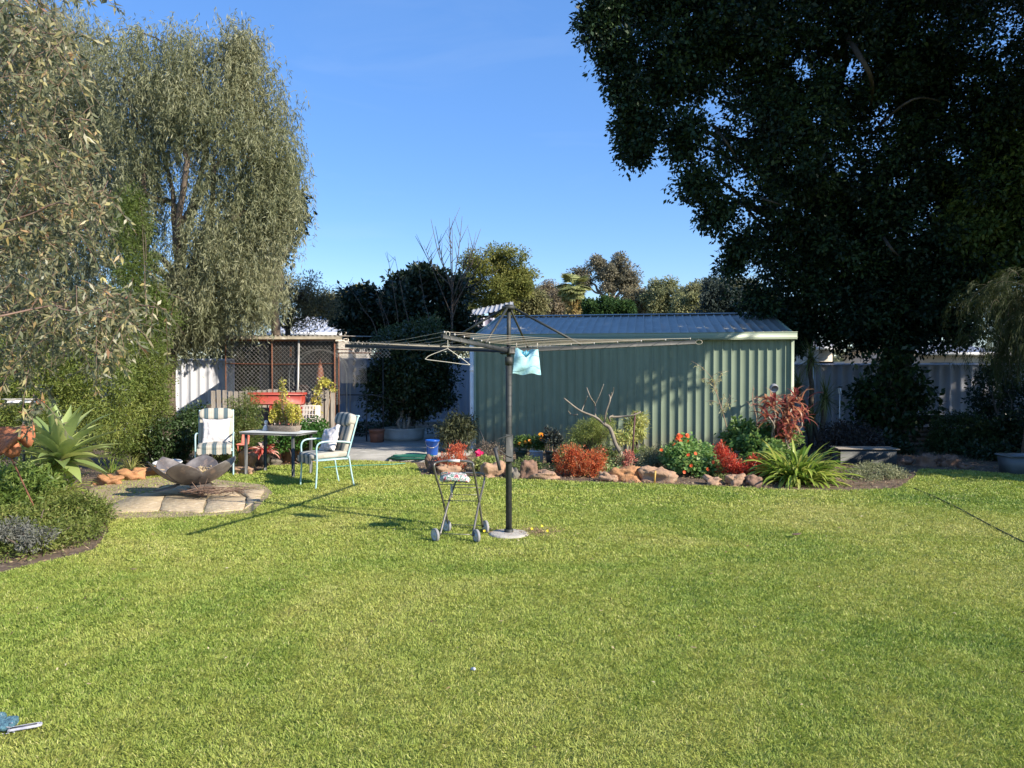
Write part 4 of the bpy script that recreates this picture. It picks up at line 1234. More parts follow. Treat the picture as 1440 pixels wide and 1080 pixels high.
# ---- left: weeping narrow leaved tree
m_wil = leafM('olive_willow_leaf', [(.115, .13, .065), (.20, .21, .115), (.30, .30, .175), (.42, .41, .26)], .32, .5, big=(.45, (.12, .15, .065)))
def strands(mb, C, n, L, ll, lw, down=1.0, spread=.35, perleaf=14, st=None, tv=.5):
    k = len(C) * n
    p = np.repeat(C, n, 0) + rng.normal(size=(k, 3)) * spread
    az = rng.uniform(0, 2 * PI, k); Ls = L * rng.uniform(.5, 1.3, k)
    h = np.stack([np.cos(az), np.sin(az), np.zeros(k)], -1) * .35
    tp = np.repeat(rng.random(len(C)), n)
    s = rng.random((k, perleaf, 1))
    P = p[:, None] + h[:, None] * s * Ls[:, None, None] * (1 - .5 * s) + np.array([0, 0, -1.]) * (s ** 1.5) * Ls[:, None, None] * down
    D = np.array([0, 0, -1.]) * down + h[:, None] * .6 + rng.normal(size=(k, perleaf, 3)) * .62
    q = k * perleaf
    leafquads(mb, P.reshape(-1, 3), D.reshape(-1, 3), ll * rng.uniform(.6, 1.3, q), lw, t=(tp[:, None] * tv + rng.random((k, perleaf)) * (1 - tv)).ravel(), fold=.1)
def willow():
    base = at(235, 560, 15.5); base[2] = 0
    t = thing('weeping_tree', 'tall olive green weeping tree with narrow drooping leaves behind the left hedge', 'tree', base)
    Y = 15.5
    ell = [E(175, 110, 60, 80, Y), E(240, 90, 55, 62, Y), E(335, 75, 28, 42, Y), E(290, 140, 75, 65, Y), E(345, 190, 58, 75, Y), E(230, 180, 70, 60, Y), E(130, 160, 70, 90, Y + 1), E(370, 240, 40, 60, Y), E(310, 290, 55, 60, Y), E(345, 350, 45, 80, Y), E(280, 390, 55, 70, Y), E(335, 400, 40, 30, Y - .2), E(395, 245, 22, 40, Y), E(150, 270, 60, 80, Y + .5), E(90, 90, 70, 90, Y + 1), E(60, 220, 80, 110, Y + 1), E(170, 380, 60, 80, Y + .5), E(90, 380, 80, 90, Y + 1), E(40, 300, 80, 110, Y + 1.6), E(100, 230, 70, 100, Y + 1.6), E(20, 440, 80, 70, Y + 1.4), E(338, 62, 16, 18, Y, 0, 1200), E(215, 52, 22, 20, Y), E(392, 152, 24, 22, Y), E(408, 212, 22, 22, Y), E(402, 300, 16, 28, Y), E(268, 58, 20, 18, Y), E(240, 440, 60, 40, Y), E(20, 40, 80, 80, Y + 1), E(350, 120, 35, 50, Y), E(375, 300, 40, 60, Y), E(370, 400, 34, 50, Y), E(310, 340, 50, 60, Y), E(260, 430, 60, 30, Y), E(210, 240, 50, 40, Y), E(300, 440, 50, 30, Y + 1), E(250, 420, 50, 40, Y + 1.5), E(200, 440, 50, 40, Y + 1.5), E(200, 300, 40, 40, Y), E(390, 215, 24, 40, Y)]
    ell = [(c, (r[0], min(r[1], 1.1), r[2]), w) for c, r, w in ell]
    C = []
    w = np.array([e[2] for e in ell], float); w /= w.sum()
    for e, k in zip(ell, rng.multinomial(2000, w)): C.append(blob(k, e[0], e[1], .6)[0])
    C = np.concatenate(C)
    # airy holes where the sky shows
    for hx, hy, hr in ((232, 262, 15), (262, 320, 12), (222, 305, 12), (140, 125, 9)):
        d = np.stack([C[:, 0] / C[:, 1] * F_PX + 720 - hx, (522 - (C[:, 2] - 1.6) / C[:, 1] * F_PX) - hy], -1)
        C = C[np.hypot(d[:, 0], d[:, 1]) > hr]
    a = MB(); strands(a, C, 16, .52, .12, .017, perleaf=11, spread=.2); a.build('crown', m_wil, t)
    a = MB(); fork = at(255, 400, Y); tube(a, smoothpts([base, base * .5 + fork * .5 + np.array([-.15, 0, 0]), fork], 6), .2, 10, r2=.14)
    fk2 = at(215, 330, Y)
    for e in ell[:14]: limb(a, fork, e[0], .075, .02, .14)
    for q in C[rng.permutation(len(C))[:120]]:
        cs = np.array([e[0] for e in ell]); e = cs[np.argmin(np.linalg.norm(cs - q, axis=1))]; limb(a, e, q, .018, .005, k=3)
    a.build('trunk', m_bark, t)
willow()
# dark leaved tree peeping out at its right edge
m_blueish = leafM('dark_blue_green_leaf', [(.02, .035, .025), (.035, .055, .035), (.06, .085, .05)], .1, .4)
tree('evergreen_tree', 'dark leaved tree peeping out behind the right edge of the weeping tree', 'tree', (at(385, 500, 19)[0], 19.2, 0), tuple(at(385, 420, 19)), [E(412, 285, 20, 26, 19), E(395, 300, 26, 40, 19), E(370, 350, 34, 45, 19), E(385, 250, 20, 25, 19.4), E(350, 400, 30, 40, 19)], 150, 40, .3, .15, .085, m_blueish, m_bark, .14, droop=.5)

# ---- near left gum with broad leaves and pinkish twigs
m_gum = leafM('grey_green_gum_leaf', [(.07, .085, .045), (.12, .14, .075), (.175, .185, .105), (.27, .25, .14), (.42, .38, .14), (.3, .14, .09)], .3, .42, .45)
m_pinktwig = M('pinkish_twig', (.24, .16, .12), (.17, .10, .08), 14, .7)
def gum():
    base = np.array([-7.6, 6.3, 0])
    t = thing('gum_tree', 'near gum tree with broad grey green leaves and pinkish twigs at the left edge', 'tree', base)
    a = MB(); tw = MB()
    clusters = []
    for px, py, rx, ry, n in ((20, 120, 60, 110, 60), (50, 230, 75, 60, 54), (30, 330, 70, 60, 46), (110, 290, 40, 40, 18), (160, 425, 60, 36, 30), (60, 430, 80, 45, 46), (-60, 200, 90, 220, 60), (70, 60, 60, 60, 26), (130, 470, 60, 30, 12), (30, 500, 40, 40, 16), (50, 555, 14, 16, 3), (15, 20, 50, 40, 20), (145, 505, 12, 14, 3), (110, 180, 26, 50, 9), (-80, 420, 80, 120, 26)):
        for k in range(int(n * 2.2)):
            x = random.gauss(px, rx * .5); y = random.gauss(py, ry * .5); Y = random.uniform(5.4, 7.6)
            clusters.append(at(x, y, Y))
    for c in clusters:
        # a twig with alternate leaves
        az = random.uniform(0, 2 * PI); L = random.uniform(.15, .38); el = random.uniform(-1.2, .4)
        d = np.array([math.cos(az) * math.cos(el), math.sin(az) * math.cos(el), math.sin(el)])
        pts = np.array([c + d * L * s - Z * .14 * s * s for s in np.linspace(0, 1, 7)])
        tube(tw, pts, .0026, 4, r2=.001, cap=False)
        m = 22
        s = rng.random(m); P = c + d * L * s[:, None] - Z * .14 * (s ** 2)[:, None]
        D = rng.normal(size=(m, 3)) * .8 + d * .5 + np.array([0, 0, -.5])
        leafquads(a, P, D, rng.uniform(.045, .095, m), rng.uniform(.015, .027, m), t=np.where(rng.random(m) < .06, rng.uniform(.75, 1, m), rng.random(m) * .72), fold=.12, mid=.38)
    a.build('crown', m_gum, t)
    for k in range(26):
        c = clusters[random.randrange(len(clusters))]; c2 = c + np.array([-random.uniform(.4, .9), random.uniform(-.3, .3), random.uniform(-.2, .25)])
        limb(tw, c2, c, .008, .004, .2, 3)
    for p0, p1 in (((-20, 440), (125, 425)), ((-20, 150), (60, 90)), ((-10, 330), (90, 250)), ((20, 480), (60, 440)), ((-20, 30), (90, 50))):
        limb(tw, at(*p0, 6.4), at(*p1, 6.2), .012, .004, .12, 4)
    tw.build('twigs', m_pinktwig, t)
    b = MB(); fork = np.array([-7.3, 6.4, 2.2]); tube(b, smoothpts([base, base * .5 + fork * .5 + np.array([.1, 0, 0]), fork], 5), .16, 12, r2=.1)
    for q in [at(-20, 440, 6.4), at(-20, 150, 6.4), at(-10, 330, 6.4), at(-20, 30, 6.4)]: limb(b, fork, q, .06, .018, .1)
    b.build('trunk', m_bark_pale, t)
gum()

# ---- hedges and shrubs
m_hedge = leafM('yellow_green_hedge_leaf', [(.05, .08, .015), (.10, .14, .024), (.17, .205, .04), (.27, .28, .07)], .22, .55, big=(1.2, (.06, .10, .02)))
def shrub(name, label, ell, npuff, nleaf, pr, L, W, mat, cat='shrub', base=None, group=None, stems=6, **kw):
    cs = np.array([e[0] for e in ell]); b = np.array(base if base is not None else (cs[:, 0].mean(), cs[:, 1].mean(), 0), float)
    t = thing(name, label, cat, b, group=group)
    a = MB(); C = foliage(a, ell, npuff, nleaf, pr, L, W, minz=.02, **kw); a.build('foliage', mat, t)
    if stems:
        a = MB()
        for q in C[rng.permutation(len(C))[:stems * 3]]: limb(a, b + rng.normal(size=3) * np.array([.05, .05, 0]), q, .014, .004, .15, 3)
        a.build('stem', m_bark, t)
    return t
shrub('hedge', 'tall fine leaved yellow green hedge mass along the left side below the gum leaves', [E(40, 540, 90, 75, 10.5, .8), E(120, 530, 75, 70, 11, .8), E(60, 600, 100, 50, 10.3, .8), E(-60, 520, 90, 100, 10.5, .9), E(150, 590, 55, 50, 11.2, .6)], 1100, 60, .15, .055, .014, m_hedge, 'hedge', up=.3, shell=.8)
shrub('hedge', 'rounded light green hedge end in front of the white steel fence', [E(200, 520, 38, 50, 12.8, .6), E(195, 580, 45, 45, 12.7, .6), E(165, 490, 40, 40, 12.9, .6), E(215, 555, 26, 45, 12.7, .5), E(190, 625, 50, 22, 12.6, .5)], 800, 60, .13, .05, .013, m_hedge, 'hedge', up=.3, shell=.8)
m_plume = leafM('bright_green_plume_leaf', [(.045, .075, .014), (.08, .12, .022), (.13, .165, .035)], .25, .55)
shrub('slender_conifer', 'narrow bright green conifer rising behind the hedge beside the weeping tree', [E(190, 330, 18, 60, 14, .4), E(195, 410, 28, 60, 14, .5), E(180, 280, 10, 30, 14, .3), E(215, 450, 30, 45, 14, .5)], 240, 70, .2, .07, .016, m_plume, 'conifer', up=.3)
m_dshrub = leafM('deep_green_shrub_leaf', [(.022, .045, .015), (.045, .08, .025), (.08, .12, .04)], .2, .45)
shrub('dark_shrub', 'low dark green shrub between the hedge and the left hand garden chair', [E(248, 610, 32, 32, 12.8, .5), E(272, 600, 24, 28, 13.2, .4), E(235, 640, 26, 22, 12.6, .3)], 170, 60, .14, .055, .024, m_dshrub)
shrub('bushy_shrub', 'rounded fine leaved green shrub behind the left end of the patio table', [E(345, 580, 24, 32, 13.6, .4), E(340, 612, 34, 26, 13.5, .4), E(325, 640, 22, 22, 13.4, .3)], 190, 70, .13, .05, .012, leafM('fine_green_leaf', [(.05, .085, .018), (.09, .14, .03), (.15, .18, .05), (.2, .16, .07)], .3, .5))
shrub('periwinkle_shrub', 'low glossy green shrub on the rocks right of the patio table', [E(420, 612, 30, 16, 13.3, .35), E(440, 602, 20, 12, 13.5, .3), E(395, 622, 20, 12, 13.1, .3), E(450, 618, 16, 14, 13.3, .3)], 130, 50, .1, .05, .03, leafM('glossy_green_leaf', [(.03, .09, .02), (.06, .15, .03), (.12, .22, .05)], .3, .35))

# dark potted bush in front of the mid fence
def halftub():
    c = at(568, 618, 17.6); c[2] = .03
    t = thing('round_planter_tub', 'ribbed round concrete tub under the dark bush beside the shaded fence', 'planter', c)
    a = MB(); lathe(a, c, [(.42, 0), (.45, .03), (.47, .09), (.455, .10), (.48, .17), (.465, .18), (.49, .25), (.49, .28), (.45, .28), (.44, .24), (.001, .23)], 32); a.build('tub_wall', M('pale_weathered_concrete', (.4, .4, .36), (.28, .28, .25), 5, .9), t)
    t = thing('dark_bush', 'dense dark leafy bush growing from the round tub in front of the shaded fence', 'bush', c + Z * .24)
    ell = [E(580, 530, 52, 48, 17.7, .8), E(560, 505, 35, 30, 17.7, .6), E(605, 555, 36, 30, 17.7, .6), E(575, 478, 32, 16, 17.8, .5), E(548, 560, 32, 30, 17.6, .5), E(620, 520, 22, 34, 17.8, .5), E(575, 582, 26, 12, 17.8, .4), E(528, 535, 18, 24, 17.6, .3)]
    a = MB(); C = foliage(a, ell, 520, 50, .2, .085, .045, droop=.2); a.build('foliage', leafM('blackish_green_leaf', [(.012, .025, .01), (.025, .045, .016), (.05, .075, .03)], .1, .4), t)
    a = MB()
    for dx in (-.12, .1, .0): limb(a, c + Z * .2 + np.array([dx * .4, 0, 0]), c + Z * .9 + np.array([dx * 3, 0, .2]), .035, .02)
    for q in C[rng.permutation(len(C))[:16]]: limb(a, c + Z * .8, q, .02, .006)
    a.build('trunk', m_bark_pale, t)
halftub()
# big dark trees behind
tree('evergreen_tree', 'broad dark evergreen tree rising behind the mid fence left of the shed', 'tree', (at(575, 500, 27)[0], 27.5, 0), tuple(at(575, 470, 27.5)), [E(590, 405, 36, 22, 27), E(560, 400, 16, 16, 27), E(520, 435, 34, 22, 27), E(612, 398, 12, 12, 27), E(630, 430, 30, 38, 27), E(560, 450, 80, 34, 27), E(600, 460, 60, 30, 27), E(500, 455, 24, 22, 27), E(645, 465, 20, 20, 27)], 520, 52, .5, .18, .1, leafM('blue_black_green_leaf', [(.014, .028, .018), (.025, .045, .026), (.045, .07, .035)], .1, .4), m_bark, .2, droop=.1)
tree('young_tree', 'mid green leafy tree top above the wire enclosure in front of the dark tree', 'tree', (at(575, 500, 21)[0], 21.5, 0), tuple(at(570, 500, 21.5)), [E(570, 475, 36, 16, 21.3, .5), E(600, 468, 30, 16, 21.3, .5), E(550, 482, 18, 12, 21.2, .4)], 90, 46, .3, .11, .05, leafM('shaded_mid_leaf', [(.03, .055, .018), (.06, .09, .03), (.12, .14, .05)], .25, .5), m_bark, .08)

def bare_tree(label, base, tips, r=.05, Y=26):
    t = thing('bare_tree', label, 'tree', base)
    a = MB(); base = np.array(base, float)
    fk = at(636, 400, Y)
    tube(a, smoothpts([base, base * .5 + fk * .5, fk], 5), r, 7, r2=r * .8)
    for (x, y) in tips:
        q = at(x, y, Y + random.uniform(-1, 1)); m_ = fk * .5 + q * .5 + np.array([(q[0] - fk[0]) * .1, 0, -.15])
        p = smoothpts([fk - Z * random.uniform(0, 1.2), m_, q], 7); tube(a, p, r * .45, 5, r2=.006)
        for k in range(4):
            b = p[random.randrange(6, len(p) - 2)]; tube(a, [b, b + np.array([random.uniform(-.35, .35), 0, random.uniform(.3, .8)])], .011, 4, r2=.004)
    a.build('branch', m_bark, t)
b0 = at(634, 520, 26); b0[2] = 0
bare_tree('leafless tree with long upright bare twigs between the dark tree and yellow green tree', b0, [(584, 332), (606, 308), (612, 318), (632, 306), (636, 320), (650, 304), (676, 322), (690, 345), (596, 345), (660, 350), (700, 380), (665, 370)])
def bare2():
    b = at(550, 520, 25); b[2] = 0
    t = thing('bare_sapling', 'thin bare sapling stems sticking up left of the dark evergreen', 'tree', b)
    a = MB()
    for x0, y0, x1, y1 in ((530, 470, 490, 402), (548, 470, 523, 395), (560, 470, 544, 354), (575, 480, 555, 360), (600, 470, 588, 370), (545, 490, 532, 420)):
        pts = smoothpts([b, at(x0, y0, 25), at((x0 + x1) / 2 + 2, (y0 + y1) / 2, 25), at(x1, y1, 25)], 6); tube(a, pts, .02, 5, r2=.005)
        for k in range(5):
            q = pts[random.randrange(8, len(pts))]; tube(a, [q, q + np.array([random.uniform(-.25, .25), 0, random.uniform(.1, .4)])], .007, 4, r2=.003)
    a.build('stem', m_bark, t)
bare2()

# twiggy tree in front of the white roof
m_sparse = leafM('sparse_olive_leaf', [(.09, .085, .045), (.16, .15, .07), (.26, .22, .1), (.05, .06, .03)], .2, .6)
def twiggy():
    base = at(398, 540, 23); base[2] = 0
    t = thing('twiggy_tree', 'sparse twiggy olive tree in front of the pale roof left of the dark tree', 'tree', base)
    ell = [E(430, 415, 42, 30, 23, .9), E(395, 405, 28, 36, 23, .7), E(455, 432, 24, 26, 23, .7), E(410, 445, 50, 22, 23, .7), E(370, 440, 20, 26, 23, .6)]
    a = MB(); C = foliage(a, ell, 420, 34, .28, .075, .03, droop=.1, shell=.9); a.build('crown', m_sparse, t)
    a = MB(); fork = at(405, 462, 23)
    tube(a, smoothpts([base, fork], 4), .08, 8)
    for e in ell: limb(a, fork, e[0], .05, .02)
    for q in C[:200]: 
        cs = np.array([e[0] for e in ell]); e = cs[np.argmin(np.linalg.norm(cs - q, axis=1))]; limb(a, e * .8 + fork * .2, q + (q - e) * .25, .014, .004, .2, 3)
    a.build('trunk', m_bark, t)
twiggy()

# ---- far trees over the shed
def LM(n, cs, tr=.25): return leafM(n, cs, tr, .6, .2)
lg = LM('yellow_green_far_leaf', [(.10, .125, .03), (.18, .20, .05), (.29, .28, .09)], .35)
tree('elm_tree', 'bright yellow green tree behind the clothes line top left of the shed roof', 'tree', (at(695, 500, 34)[0], 34, 0), tuple(at(695, 450, 34)), [E(690, 382, 34, 26, 34), E(725, 395, 26, 32, 34), E(660, 400, 24, 34, 34), E(700, 415, 48, 26, 34), E(655, 440, 20, 20, 34), E(700, 362, 14, 10, 34), E(738, 385, 12, 10, 34)], 170, 190, .5, .10, .055, lg, m_bark, .2, group=None)
tree('gum_tree', 'tall airy grey green gum tree at the middle of the far skyline', 'tree', (at(865, 500, 60)[0], 60, 0), tuple(at(862, 430, 60)), [E(850, 380, 22, 14, 60), E(880, 385, 18, 16, 60), E(862, 400, 26, 18, 60), E(815, 385, 10, 10, 60), E(818, 395, 12, 14, 60), E(838, 370, 8, 8, 60), E(885, 400, 12, 10, 60), E(870, 368, 10, 7, 60)], 115, 150, .62, .2, .08, LM('grey_gum_far_leaf', [(.13, .13, .09), (.2, .19, .13), (.3, .27, .19)]), m_bark_pale, .3, shell=.9, twigs=60)
tree('scrub_tree', 'greyish brown bushy tree between the yellow green tree and the palm', 'tree', (at(770, 500, 55)[0], 55, 0), tuple(at(772, 445, 55)), [E(775, 425, 26, 20, 55), E(755, 435, 20, 18, 55), E(790, 440, 16, 14, 55), E(765, 410, 12, 10, 55)], 150, 110, .7, .17, .08, LM('grey_brown_far_leaf', [(.16, .13, .09), (.22, .19, .12), (.3, .24, .17)]), m_bark_pale, .2, shell=.8)
tree('round_tree', 'rounded dark green tree just right of the palm over the shed ridge', 'tree', (at(855, 500, 42)[0], 42, 0), tuple(at(855, 450, 42)), [E(855, 433, 30, 17, 42), E(842, 440, 20, 12, 42), E(875, 440, 18, 12, 42)], 180, 90, .42, .14, .08, LM('deep_green_far_leaf', [(.025, .06, .02), (.04, .09, .025), (.08, .13, .03)]), m_bark, .15)
for x, y, rx, ry, Y, cols, lb in ((905, 425, 26, 20, 58, [(.16, .15, .09), (.22, .2, .11), (.3, .25, .15)], 'brownish olive bushy tree right of the rounded dark tree on the skyline'),
                                  (940, 420, 32, 22, 56, [(.14, .16, .08), (.2, .22, .1), (.3, .29, .16)], 'pale olive spreading tree above the middle of the shed ridge'),
                                  (965, 432, 16, 20, 50, [(.16, .18, .08), (.24, .25, .11), (.32, .3, .15)], 'small light olive tree next to the blue green tree on the skyline')):
    tree('far_tree', lb, 'tree', (at(x, 500, Y)[0], Y, 0), tuple(at(x, 446, Y)), [E(x, y, rx, ry, Y), E(x - rx * .5, y + 8, rx * .6, ry * .7, Y), E(x + rx * .5, y + 6, rx * .6, ry * .7, Y), E(x, y + 16, rx, ry * .5, Y)], 150, 120, .62, .17, .08, LM('olive_far_leaf', cols), m_bark_pale, .2)
tree('blue_green_tree', 'dark blue green loose tree at the left foot of the huge dark tree', 'tree', (at(1012, 500, 30)[0], 30, 0), tuple(at(1012, 450, 30)), [E(1010, 425, 24, 26, 30), E(1030, 435, 22, 20, 30), E(1000, 405, 12, 14, 30), E(1045, 430, 20, 22, 30)], 190, 70, .36, .13, .05, LM('blue_green_far_leaf', [(.035, .055, .05), (.055, .08, .07), (.09, .11, .09)]), m_bark, .15)
tree('far_tree', 'dull green low tree seen in the gap right of the blue green tree', 'tree', (at(1075, 500, 36)[0], 36, 0), tuple(at(1075, 460, 36)), [E(1070, 430, 22, 14, 36), E(1090, 440, 20, 16, 36)], 110, 36, .5, .2, .1, LM('dull_far_leaf', [(.09, .1, .05), (.14, .15, .07), (.2, .19, .1)]), m_bark, .15)
tree('far_tree', 'golden olive tree top peeping left of the dark evergreen', 'tree', (at(500, 500, 38)[0], 38, 0), tuple(at(500, 450, 38)), [E(512, 415, 14, 12, 38), E(480, 450, 14, 20, 38), E(495, 425, 14, 10, 38)], 120, 36, .5, .2, .1, LM('golden_far_leaf', [(.2, .17, .05), (.28, .24, .08), (.14, .15, .05)]), m_bark, .15)
for x, y, rx, ry, Y, cols, lb in ((735, 428, 34, 16, 46, [(.14, .15, .06), (.2, .2, .09), (.27, .24, .12)], 'olive brown scrub filling the skyline under the yellow green tree'),
                                  (800, 436, 30, 11, 64, [(.13, .13, .08), (.19, .18, .1), (.26, .22, .14)], 'greyish scrub low behind the fan palm'),
                                  (890, 432, 34, 15, 66, [(.15, .14, .09), (.21, .19, .12), (.28, .24, .16)], 'low grey brown trees under the tall airy gum'),
                                  (985, 424, 28, 20, 52, [(.13, .15, .08), (.19, .2, .1), (.27, .26, .14)], 'soft olive tree just left of the dark blue green tree'),
                                  (1030, 415, 30, 24, 62, [(.11, .13, .08), (.16, .17, .1), (.2, .2, .12)], 'hazy olive tree behind the blue green tree'),
                                  (460, 440, 30, 20, 48, [(.14, .14, .06), (.22, .2, .08), (.3, .26, .1)], 'golden olive trees low behind the twiggy tree')):
    tree('far_tree', lb, 'tree', (at(x, 500, Y)[0], Y, 0), tuple(at(x, 446, Y)), [E(x, y, rx, ry, Y), E(x - rx * .6, y + 3, rx * .5, ry * .8, Y), E(x + rx * .5, y - 2, rx * .5, ry * .8, Y), E(x, y + 12, rx, ry * .6, Y)], 190, 90, .65, .17, .08, LM('scrub_far_leaf', cols), m_bark_pale, .2)
# a ragged distant belt so that no bare horizon shows
def belt():
    a = MB(); ell = []
    for k in range(60):
        x = -95 + k * 3.3 + random.uniform(-1, 1); h = random.uniform(3.2, 5.2)
        ell.append(((x, 95 + random.uniform(-4, 4), h * .5), (3.2, 2.5, h * .62), 1))
    foliage(a, ell, 2600, 18, 1.1, .6, .35, minz=.2)
    o = a.build('distant_wood', LM('distant_wood_leaf', [(.1, .12, .06), (.15, .16, .09), (.2, .19, .12)])); tag(o, 'low band of distant woodland behind the neighbouring gardens', 'woodland', kind='stuff')
belt()

def palm():
    Y = 50; b = at(806, 520, Y); b[2] = 0; top = at(806, 404, Y)
    t = thing('fan_palm', 'fan palm with a skirt of dry yellow fronds above the shed roof', 'palm tree', b)
    a = MB(); tube(a, [b, (b + top) / 2, top], .33, 12, r2=.26); a.build('trunk', M('palm_trunk', (.24, .18, .13), (.15, .11, .08), 9, .9, bump=.6), t)
    g = MB(); d = MB(); k2 = Y / F_PX
    def frond(mb, az, el, st, R):
        h = np.array([math.cos(az), math.sin(az), 0]); pts = [top]; aa = el
        for i in range(5): pts.append(pts[-1] + (h * math.cos(aa) + Z * math.sin(aa)) * st / 5); aa -= .14
        tube(mb, pts, .03, 4)
        c = pts[-1]; dr = h * math.cos(aa) + Z * math.sin(aa); sd = np.array([-h[1], h[0], 0])
        n = 22; an = np.linspace(-1.35, 1.35, n); D = dr * np.cos(an)[:, None] + sd * np.sin(an)[:, None] + np.array([0, 0, -.12])
        leafquads(mb, np.repeat(c[None], n, 0), D, R * rng.uniform(.85, 1.1, n), .12, N=np.repeat((np.cross(dr, sd))[None], n, 0) + rng.normal(size=(n, 3)) * .2, t=rng.random(n), mid=.55)
    for k in range(44): frond(g, random.uniform(0, 2 * PI), random.uniform(-.5, 1.4), random.uniform(.4, .75), random.uniform(.6, .8))
    for k in range(40): frond(d, random.uniform(0, 2 * PI), random.uniform(-1.45, -.9), random.uniform(.6, 1.6), random.uniform(.6, .8))
    g.build('green_fronds', LM('palm_green', [(.12, .15, .05), (.22, .25, .09), (.42, .42, .2)]), t); d.build('dry_fronds', LM('palm_dry', [(.3, .24, .09), (.42, .34, .13), (.2, .14, .07)]), t)
palm()

# ================================================================ HOUSES BEYOND
m_wroof = M('white_roof_sheet', (.42, .44, .48), (.33, .35, .39), 2, .5)
m_cream = M('cream_wall', (.55, .5, .42), (.48, .43, .36), 3, .85)
def house(name, label, x0, x1, yt, ye, Y, dep, zroof, wall=m_cream, roofm=m_wroof, hip=.0):
    L = at(x0, 500, Y)[0]; Rr = at(x1, 500, Y)[0]; ze = at(700, ye, Y)[2]; zr = at(700, yt, Y + dep / 2)[2]
    t = thing(name, label, 'house', ((L + Rr) / 2, Y + dep / 2, 0))
    a = MB(); box(a, ((L + Rr) / 2, Y + dep / 2, ze / 2), (Rr - L - .6, dep - .6, ze)); a.build('wall', wall, t)
    for s in (0, 1):
        a = MB(); b0 = np.array([L, Y if s == 0 else Y + dep, ze - .05]); E_ = np.array([0, dep / 2 * (1 if s == 0 else -1), zr - ze]); N = norm(np.cross([1, 0, 0], E_)); N = N if N[2] > 0 else -N
        sheet(a, b0, np.array([Rr - L, 0, 0]), E_, N, .3, .07, .03, .03); a.build('roof', roofm, t)
    a = MB(); box(a, ((L + Rr) / 2, Y - .05, ze - .05), (Rr - L, .1, .14)); a.build('gutter', m_white, t)
    a = MB()
    for s in (L + .3, Rr - .3): a.add([(s, Y + .3, ze), (s, Y + dep - .3, ze), (s, Y + dep / 2, zr - .06)], [(0, 1, 2)])
    a.build('gable', wall, t)
    for k in range(2):
        xx = L + (Rr - L) * (.3 + .4 * k); a = MB(); box(a, (xx, Y + .28, 1.5), (1.1, .06, 1.0)); w = a.build('window', M('dark_glass', (.05, .06, .07), (.04, .05, .06), 2, .1), t)
    return t
house('neighbour_house', 'neighbouring house with pale grey white roof behind the twiggy tree', 372, 482, 444, 468, 34, 9, 3)
house('neighbour_house', 'neighbouring house with white gabled roof behind the right end of the shed', 1052, 1120, 432, 452, 40, 8, 3, roofm=m_wroof)
def patio_roof():
    Y = 29; x0 = at(655, 450, Y)[0]; x1 = at(722, 450, Y)[0]; z1 = at(0, 447, Y)[2]; z2 = at(0, 433, Y)[2]
    t = thing('patio_cover', 'white framed patio cover with purple grey sheets left of the shed roof', 'patio cover', ((x0 + x1) / 2, Y, 0))
    a = MB(); sheet(a, (x0, Y, z1), np.array([x1 - x0, 0, z2 - z1]), np.array([0, 4, .6]), np.array([0, 0, 1.]), .2, .08, .04, .03); a.build('roof', m_wroof, t)
    a = MB(); sheet(a, (x0 + .3, Y + .1, 0), np.array([x1 - x0 - .3, 0, 0]), np.array([0, 0, z1]), np.array([0, -1, 0.]), .25, .08, .04, .03); a.build('wall', M('mauve_grey_sheet', (.3, .28, .36), (.22, .21, .28), 2, .6), t)
    a = MB()
    for x in np.linspace(x0 + .3, x1, 5): box(a, (x, Y + .02, z1 / 2), (.05, .05, z1))
    for z in (z1 - .3, z1 - .75): box(a, ((x0 + x1) / 2, Y - .01, z), (x1 - x0, .04, .04))
    a.build('frame', m_white, t)
patio_roof()
house('neighbour_house', 'cream neighbouring house wall glimpsed over the fence right of the shed', 1145, 1185, 470, 488, 32, 7, 3, roofm=M('grey_roof', (.3, .3, .31), (.24, .24, .25), 2, .7))
house('neighbour_house', 'pale neighbouring house barely showing over the fence under the huge tree', 1290, 1420, 480, 496, 36, 9, 3)
# ================================================================ ROCKS
m_rock_o = M('orange_sandstone', (.48, .25, .11), (.34, .17, .08), 5, .9, bump=.7, bscale=22, c3=(.5, .34, .2))
m_rock_p = M('pinkish_granite', (.44, .28, .17), (.32, .2, .13), 6, .9, bump=.7, bscale=22, c3=(.5, .38, .26))
m_rock_d = M('brown_rock', (.26, .15, .10), (.16, .10, .07), 6, .9, bump=.7, bscale=22, c3=(.36, .24, .16))
m_rock_g = M('grey_rock', (.22, .19, .15), (.14, .125, .10), 6, .9, bump=.7, bscale=22)
